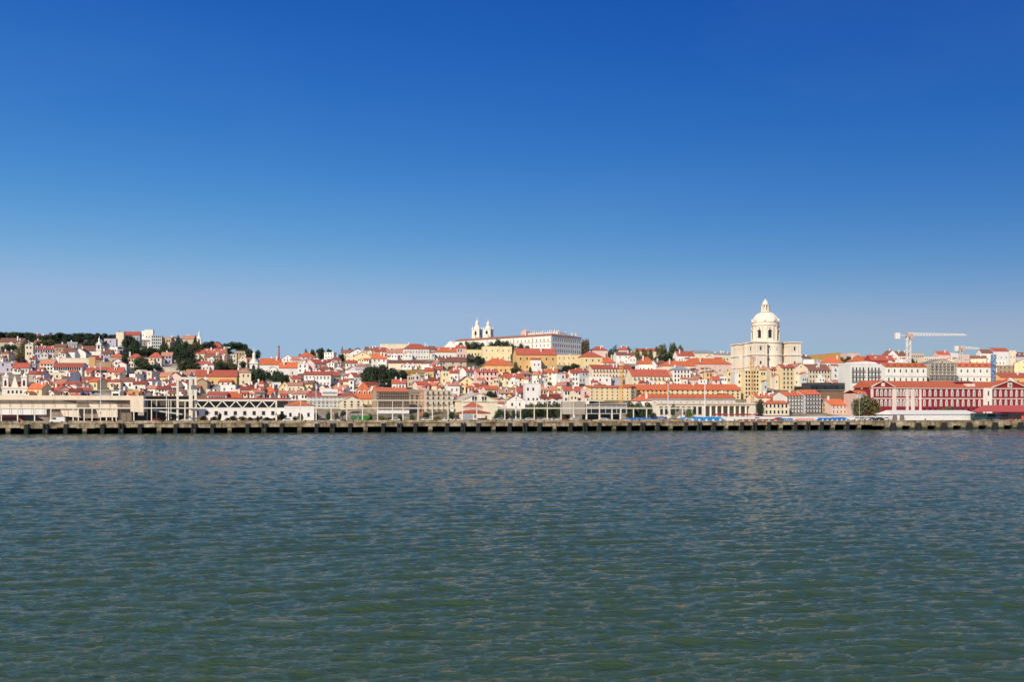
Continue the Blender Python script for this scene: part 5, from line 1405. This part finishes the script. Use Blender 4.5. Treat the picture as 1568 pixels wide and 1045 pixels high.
# along the water front: u given
for px, pt, wpx, kind, col, u in (
    (312, 634, 14, 'bush', 'a', 22), (329, 635, 12, 'bush', 'a', 22), (336, 631, 7, 'round', 'd', 22), (348, 638, 9, 'bush', 'g', 22), (359, 636, 15, 'bush', 'a', 22), (371, 637, 15, 'bush', 'a', 22), (383, 637, 14, 'bush', 'a', 22), (395, 636, 10, 'bush', 'g', 22),
    (408, 637, 14, 'bush', 'm', 22), (431, 633, 22, 'round', 'g', 22), (420, 638, 12, 'bush', 'l', 22), (461, 632, 8, 'round', 'm', 22), (452, 636, 9, 'bush', 'l', 22), (474, 629, 20, 'bush', 'd', 38), (484, 628, 14, 'bush', 'd', 38), (503, 630, 11, 'round', 'm', 26), (515, 630, 9, 'round', 'l', 26), (526, 628, 14, 'round', 'd', 30), (566, 633, 12, 'round', 'l', 22), (586, 636, 14, 'bush', 'g', 20), (598, 638, 10, 'bush', 'g', 20),
    (612, 634, 10, 'round', 'm', 22), (632, 634, 12, 'bush', 'm', 24), (652, 631, 14, 'round', 'm', 26), (668, 637, 12, 'bush', 'g', 24), (692, 628, 16, 'round', 'm', 30), (700, 633, 12, 'bush', 'g', 26),
    (762, 628, 14, 'round', 'm', 34), (775, 627, 16, 'round', 'd', 36), (788, 627, 14, 'round', 'm', 36), (802, 623, 20, 'round', 'd', 36), (814, 616, 24, 'round', 'm', 38), (826, 614, 24, 'round', 'd', 40), (838, 614, 26, 'round', 'm', 40), (850, 614, 24, 'round', 'd', 40), (862, 615, 22, 'round', 'm', 38), (868, 627, 12, 'round', 'd', 34),
    (964, 614, 24, 'round', 'm', 42), (978, 614, 26, 'round', 'm', 44), (991, 615, 22, 'round', 'm', 42), (968, 628, 14, 'round', 'd', 34), (985, 629, 14, 'round', 'd', 34), (1001, 630, 12, 'round', 'd', 34), (1031, 617, 10, 'round', 'm', 40), (1032, 630, 9, 'round', 'd', 34), (1056, 618, 12, 'bush', 'l', 46),
    (1165, 610, 17, 'round', 'd', 40), (1326, 600, 38, 'round', 'g', 34), (1313, 608, 24, 'round', 'g', 33), (1340, 609, 22, 'round', 'g', 33), (1450, 622, 26, 'bush', 'l', 26), (1468, 626, 22, 'bush', 'l', 26), (1500, 628, 10, 'bush', 'm', 26), (1190, 636, 16, 'bush', 'm', 30), (1205, 636, 16, 'bush', 'm', 30)):
    tree(px, pt, wpx, 646, kind, col, u)

# ---------------------------------------------------------------- the rest of the town, wherever the hillside would show
for (tt, px, py, wpx, hpx, kd, cl_, u_) in TREES:
    COVER[int(py-hpx/2+1):int(py+hpx/2), int(max(0, px-wpx*.35)):int(px+wpx*.35)] = True
rf_ = random.Random(77); nf = 0
for yb in (548, 556, 563, 571, 579, 587, 595, 603, 611, 620, 628):
    px = rf_.uniform(-2, 8)
    while px < 1570:
        wv = rf_.uniform(10, 20); sky_ = lerp(px, RIDGE) + 3; hgt = rf_.uniform(9, 14)
        ye = yb - hgt + 3.5
        a, c = int(max(0, px)), int(min(1568, px + wv)); t0, t1 = int(ye-4), int(yb+2)
        if ye - 4 > sky_ - 4 and c > a + 4:
            fr = COVER[t0:t1, a:c].mean()
            lim = .62
            if fr < lim and nf < 108 and not COVER[int(ye-3), a:c].all():
                typ = rf_.choice('gggheef'); wc = rf_.choice('WWWWCCPYSB'); rc = rf_.choice('rrroob' if px < 380 else 'rrooor') if typ != 'f' else 'w'
                house(px, px+wv, ye, yb+3, ye-rf_.uniform(4, 6.5), typ, wc, rc, yawd(0)); nf += 1
        px += wv * rf_.uniform(.8, 1.1)
for _ in range(700):      # small houses squeezed into the lanes between the larger ones
    if nf >= 96: break
    px = rf_.uniform(2, 1555); lo = lerp(px, RIDGE) + 12; yb = rf_.uniform(lo, 617)
    if 1120 < px < 1232 and yb < 600 or 1345 < px < 1530 and yb < 592 or 676 < px < 925 and yb < 572 or 296 < px < 365 and yb < 592 or px > 1310 and yb > 595: continue
    if any(abs(px+5-a[1]) < a[3]*.6+3 and abs(yb-6-a[2]) < a[4]*.6+4 and a[3] > 15 for a in TREES): continue
    wv = rf_.uniform(7, 12); hgt = rf_.uniform(6, 10)
    house(px, px+wv, yb-hgt, yb+2, yb-hgt-rf_.uniform(2.5, 4.5), rf_.choice('ggeeef'), rf_.choice('WWWWWCCPYO'), rf_.choice('rroob'), yawd(0), 2, rf_.choice([1, 2])); nf += 1
print('FILL', nf, 'houses', len(HOUSES), 'trees', len(TREES), 'objects', len(bpy.data.objects))

# ---------------------------------------------------------------- labels
LM = [(22, 590, 'the twin towered church front'), (65, 540, 'the lilac dormered block'), (72, 563, 'the dormered white terrace'), (120, 545, 'the white church gables'), (152, 530, 'the slim bell tower'), (183, 520, 'the tall cream ridge house'), (228, 518, 'the white modern flats'), (206, 553, 'the cream house among ivy'), (237, 553, 'the cream hipped villa'), (287, 520, 'the ridge chapel'), (328, 535, 'the palace roof'), (330, 580, 'the long ochre house'), (309, 594, 'the windowless tan gable'), (285, 598, 'the portal gantry'), (389, 555, 'the domed bell tower'), (415, 560, 'the orange church nave'), (427, 540, 'the brick chimney stack'), (486, 582, 'the big white balconied house'), (506, 612, 'the grey office block'), (552, 548, 'the yellow gabled house'), (559, 598, 'the orange mansard roof'), (585, 570, 'the dark tree clump'), (605, 528, 'the long cream ridge block'), (637, 542, 'the white palace with brown roof'), (623, 573, 'the slatted fence'), (600, 615, 'the scaffolded block'), (672, 615, 'the beige balconied block'), (733, 615, 'the gabled warehouse'), (728, 505, 'the monastery towers'), (762, 540, 'the yellow mansion'), (764, 566, 'the ochre house with orange roof'), (746, 580, 'the tall pink house'), (716, 590, 'the big yellow gable'), (822, 553, 'the ochre barracks'), (816, 602, 'the bright white tower house'), (875, 552, 'the yellow wing'), (908, 553, 'the yellow hipped house'), (937, 572, 'the balconied cream row'), (919, 587, 'the white flat block'), (938, 605, 'the long yellow building'), (991, 560, 'the orange hipped white house'), (942, 535, 'the tall ridge cypress'), (997, 582, 'the cream balconied terrace'), (1036, 530, 'the ridge trees'), (1044, 580, 'the tall white hipped house'), (1085, 562, 'the huge orange roofs'), (1108, 586, 'the small blue white house'), (1151, 585, 'the yellow apartment tower'), (1171, 520, 'the great domed church'), (1206, 580, 'the yellow cream towers'), (1216, 620, 'the white balconied block'), (1255, 575, 'the brown roofed block'), (1255, 545, 'the ochre terrace canopy'), (1268, 594, 'the dark glazed terrace'), (1325, 625, 'the big quay tree'), (1326, 580, 'the white loggia apartments'), (1391, 530, 'the big white crane'), (1385, 575, 'the convent left wing'), (1442, 572, 'the scaffolded portico'), (1471, 545, 'the smaller white crane'), (1495, 575, 'the convent right wing'), (1521, 565, 'the blue crane mast'), (1440, 610, 'the red customs building'), (110, 610, 'the cruise terminal'), (362, 619, 'the truss bridge'), (915, 627, 'the glass pavilion'), (1115, 630, 'the colonnade')]
def rel(dx, dy):
    if abs(dx) < 9 and abs(dy) < 5: return 'just beside'
    v = 'above' if dy < 0 else 'below'; h = 'left of' if dx < 0 else 'right of'
    if abs(dx) < 9: return v
    if abs(dy) < 6: return h
    return f'{v} and {h}'
ORD = ['first', 'second', 'third', 'fourth', 'fifth', 'sixth', 'seventh', 'eighth', 'ninth', 'tenth']
def size_word(w, h):
    if w > 28: return 'long'
    if h > 20 and w < 24: return 'tall'
    if w < 11: return 'narrow'
    if w > 19: return 'wide'
    return 'small'
def label_all(items, phrase):
    """phrase(item) gives look words; position relative to the nearest landmarks; then ordinals"""
    def lab(it, lms):
        return f"{phrase(it)} " + ' and '.join(f"{rel(it['x']-l[0], it['y']-l[1])} {l[2]}" for l in lms)
    for it in items:
        it['near'] = sorted([l for l in LM if math.hypot(it['x']-l[0], (it['y']-l[1])*1.5) > 5], key=lambda l: math.hypot(it['x']-l[0], (it['y']-l[1])*1.5))
    groups = {}
    for it in items: groups.setdefault(lab(it, it['near'][:1]), []).append(it)
    for l, g in groups.items():
        if len(g) == 1: g[0]['final'] = l; continue
        xs_ = sorted(g, key=lambda i: i['x'])
        for i, it in enumerate(xs_):
            it['final'] = (f"leftmost {l}" if i == 0 else f"rightmost {l}" if i == len(g)-1 else f"{ORD[i]} from left, {l}")
    for it in items:
        it['t']['label'] = ' '.join(it['final'].split()[:16])
RN = {'g': 'gabled', 'e': 'gable ended', 'h': 'hipped'}
def hphrase(it):
    s = size_word(it['w'], it['h']); a = WNAME[it['wc']]
    if it['typ'] == 'f': return f"{s} flat-topped {a} block"
    k = 'house, gable forward,' if it['typ'] == 'e' else 'house'
    return f"{s} {a} {k} {(it['rw'] + ' ' + RNAME[it['rc']]).strip()} roof"
label_all([h for h in HOUSES if not h['lab']], hphrase)
TN = {'round': 'tree', 'umbrella': 'umbrella pine', 'cypress': 'cypress', 'bush': 'shrub'}
TC = {'d': 'dark', 'm': 'mid green', 'l': 'pale green', 'b': 'brownish', 'a': 'golden', 'p': 'purple', 'g': 'dull olive'}
ti = [dict(t=a[0], x=a[1], y=a[2], w=a[3], h=a[4], kind=a[5], col=a[6]) for a in TREES]
for a, it in zip(TREES, ti): it['t']['group'] = 'trees along the waterfront' if a[7] is not None else 'trees among the hillside houses'
label_all(ti, lambda it: f"{'big' if it['w'] > 19 else 'small' if it['w'] < 12 else 'mid-sized'} {TC[it['col']]} {TN[it['kind']]}")
for o in [h['t'] for h in HOUSES]:
    if not o.get('group'): 
        if 'group' in o: del o['group']
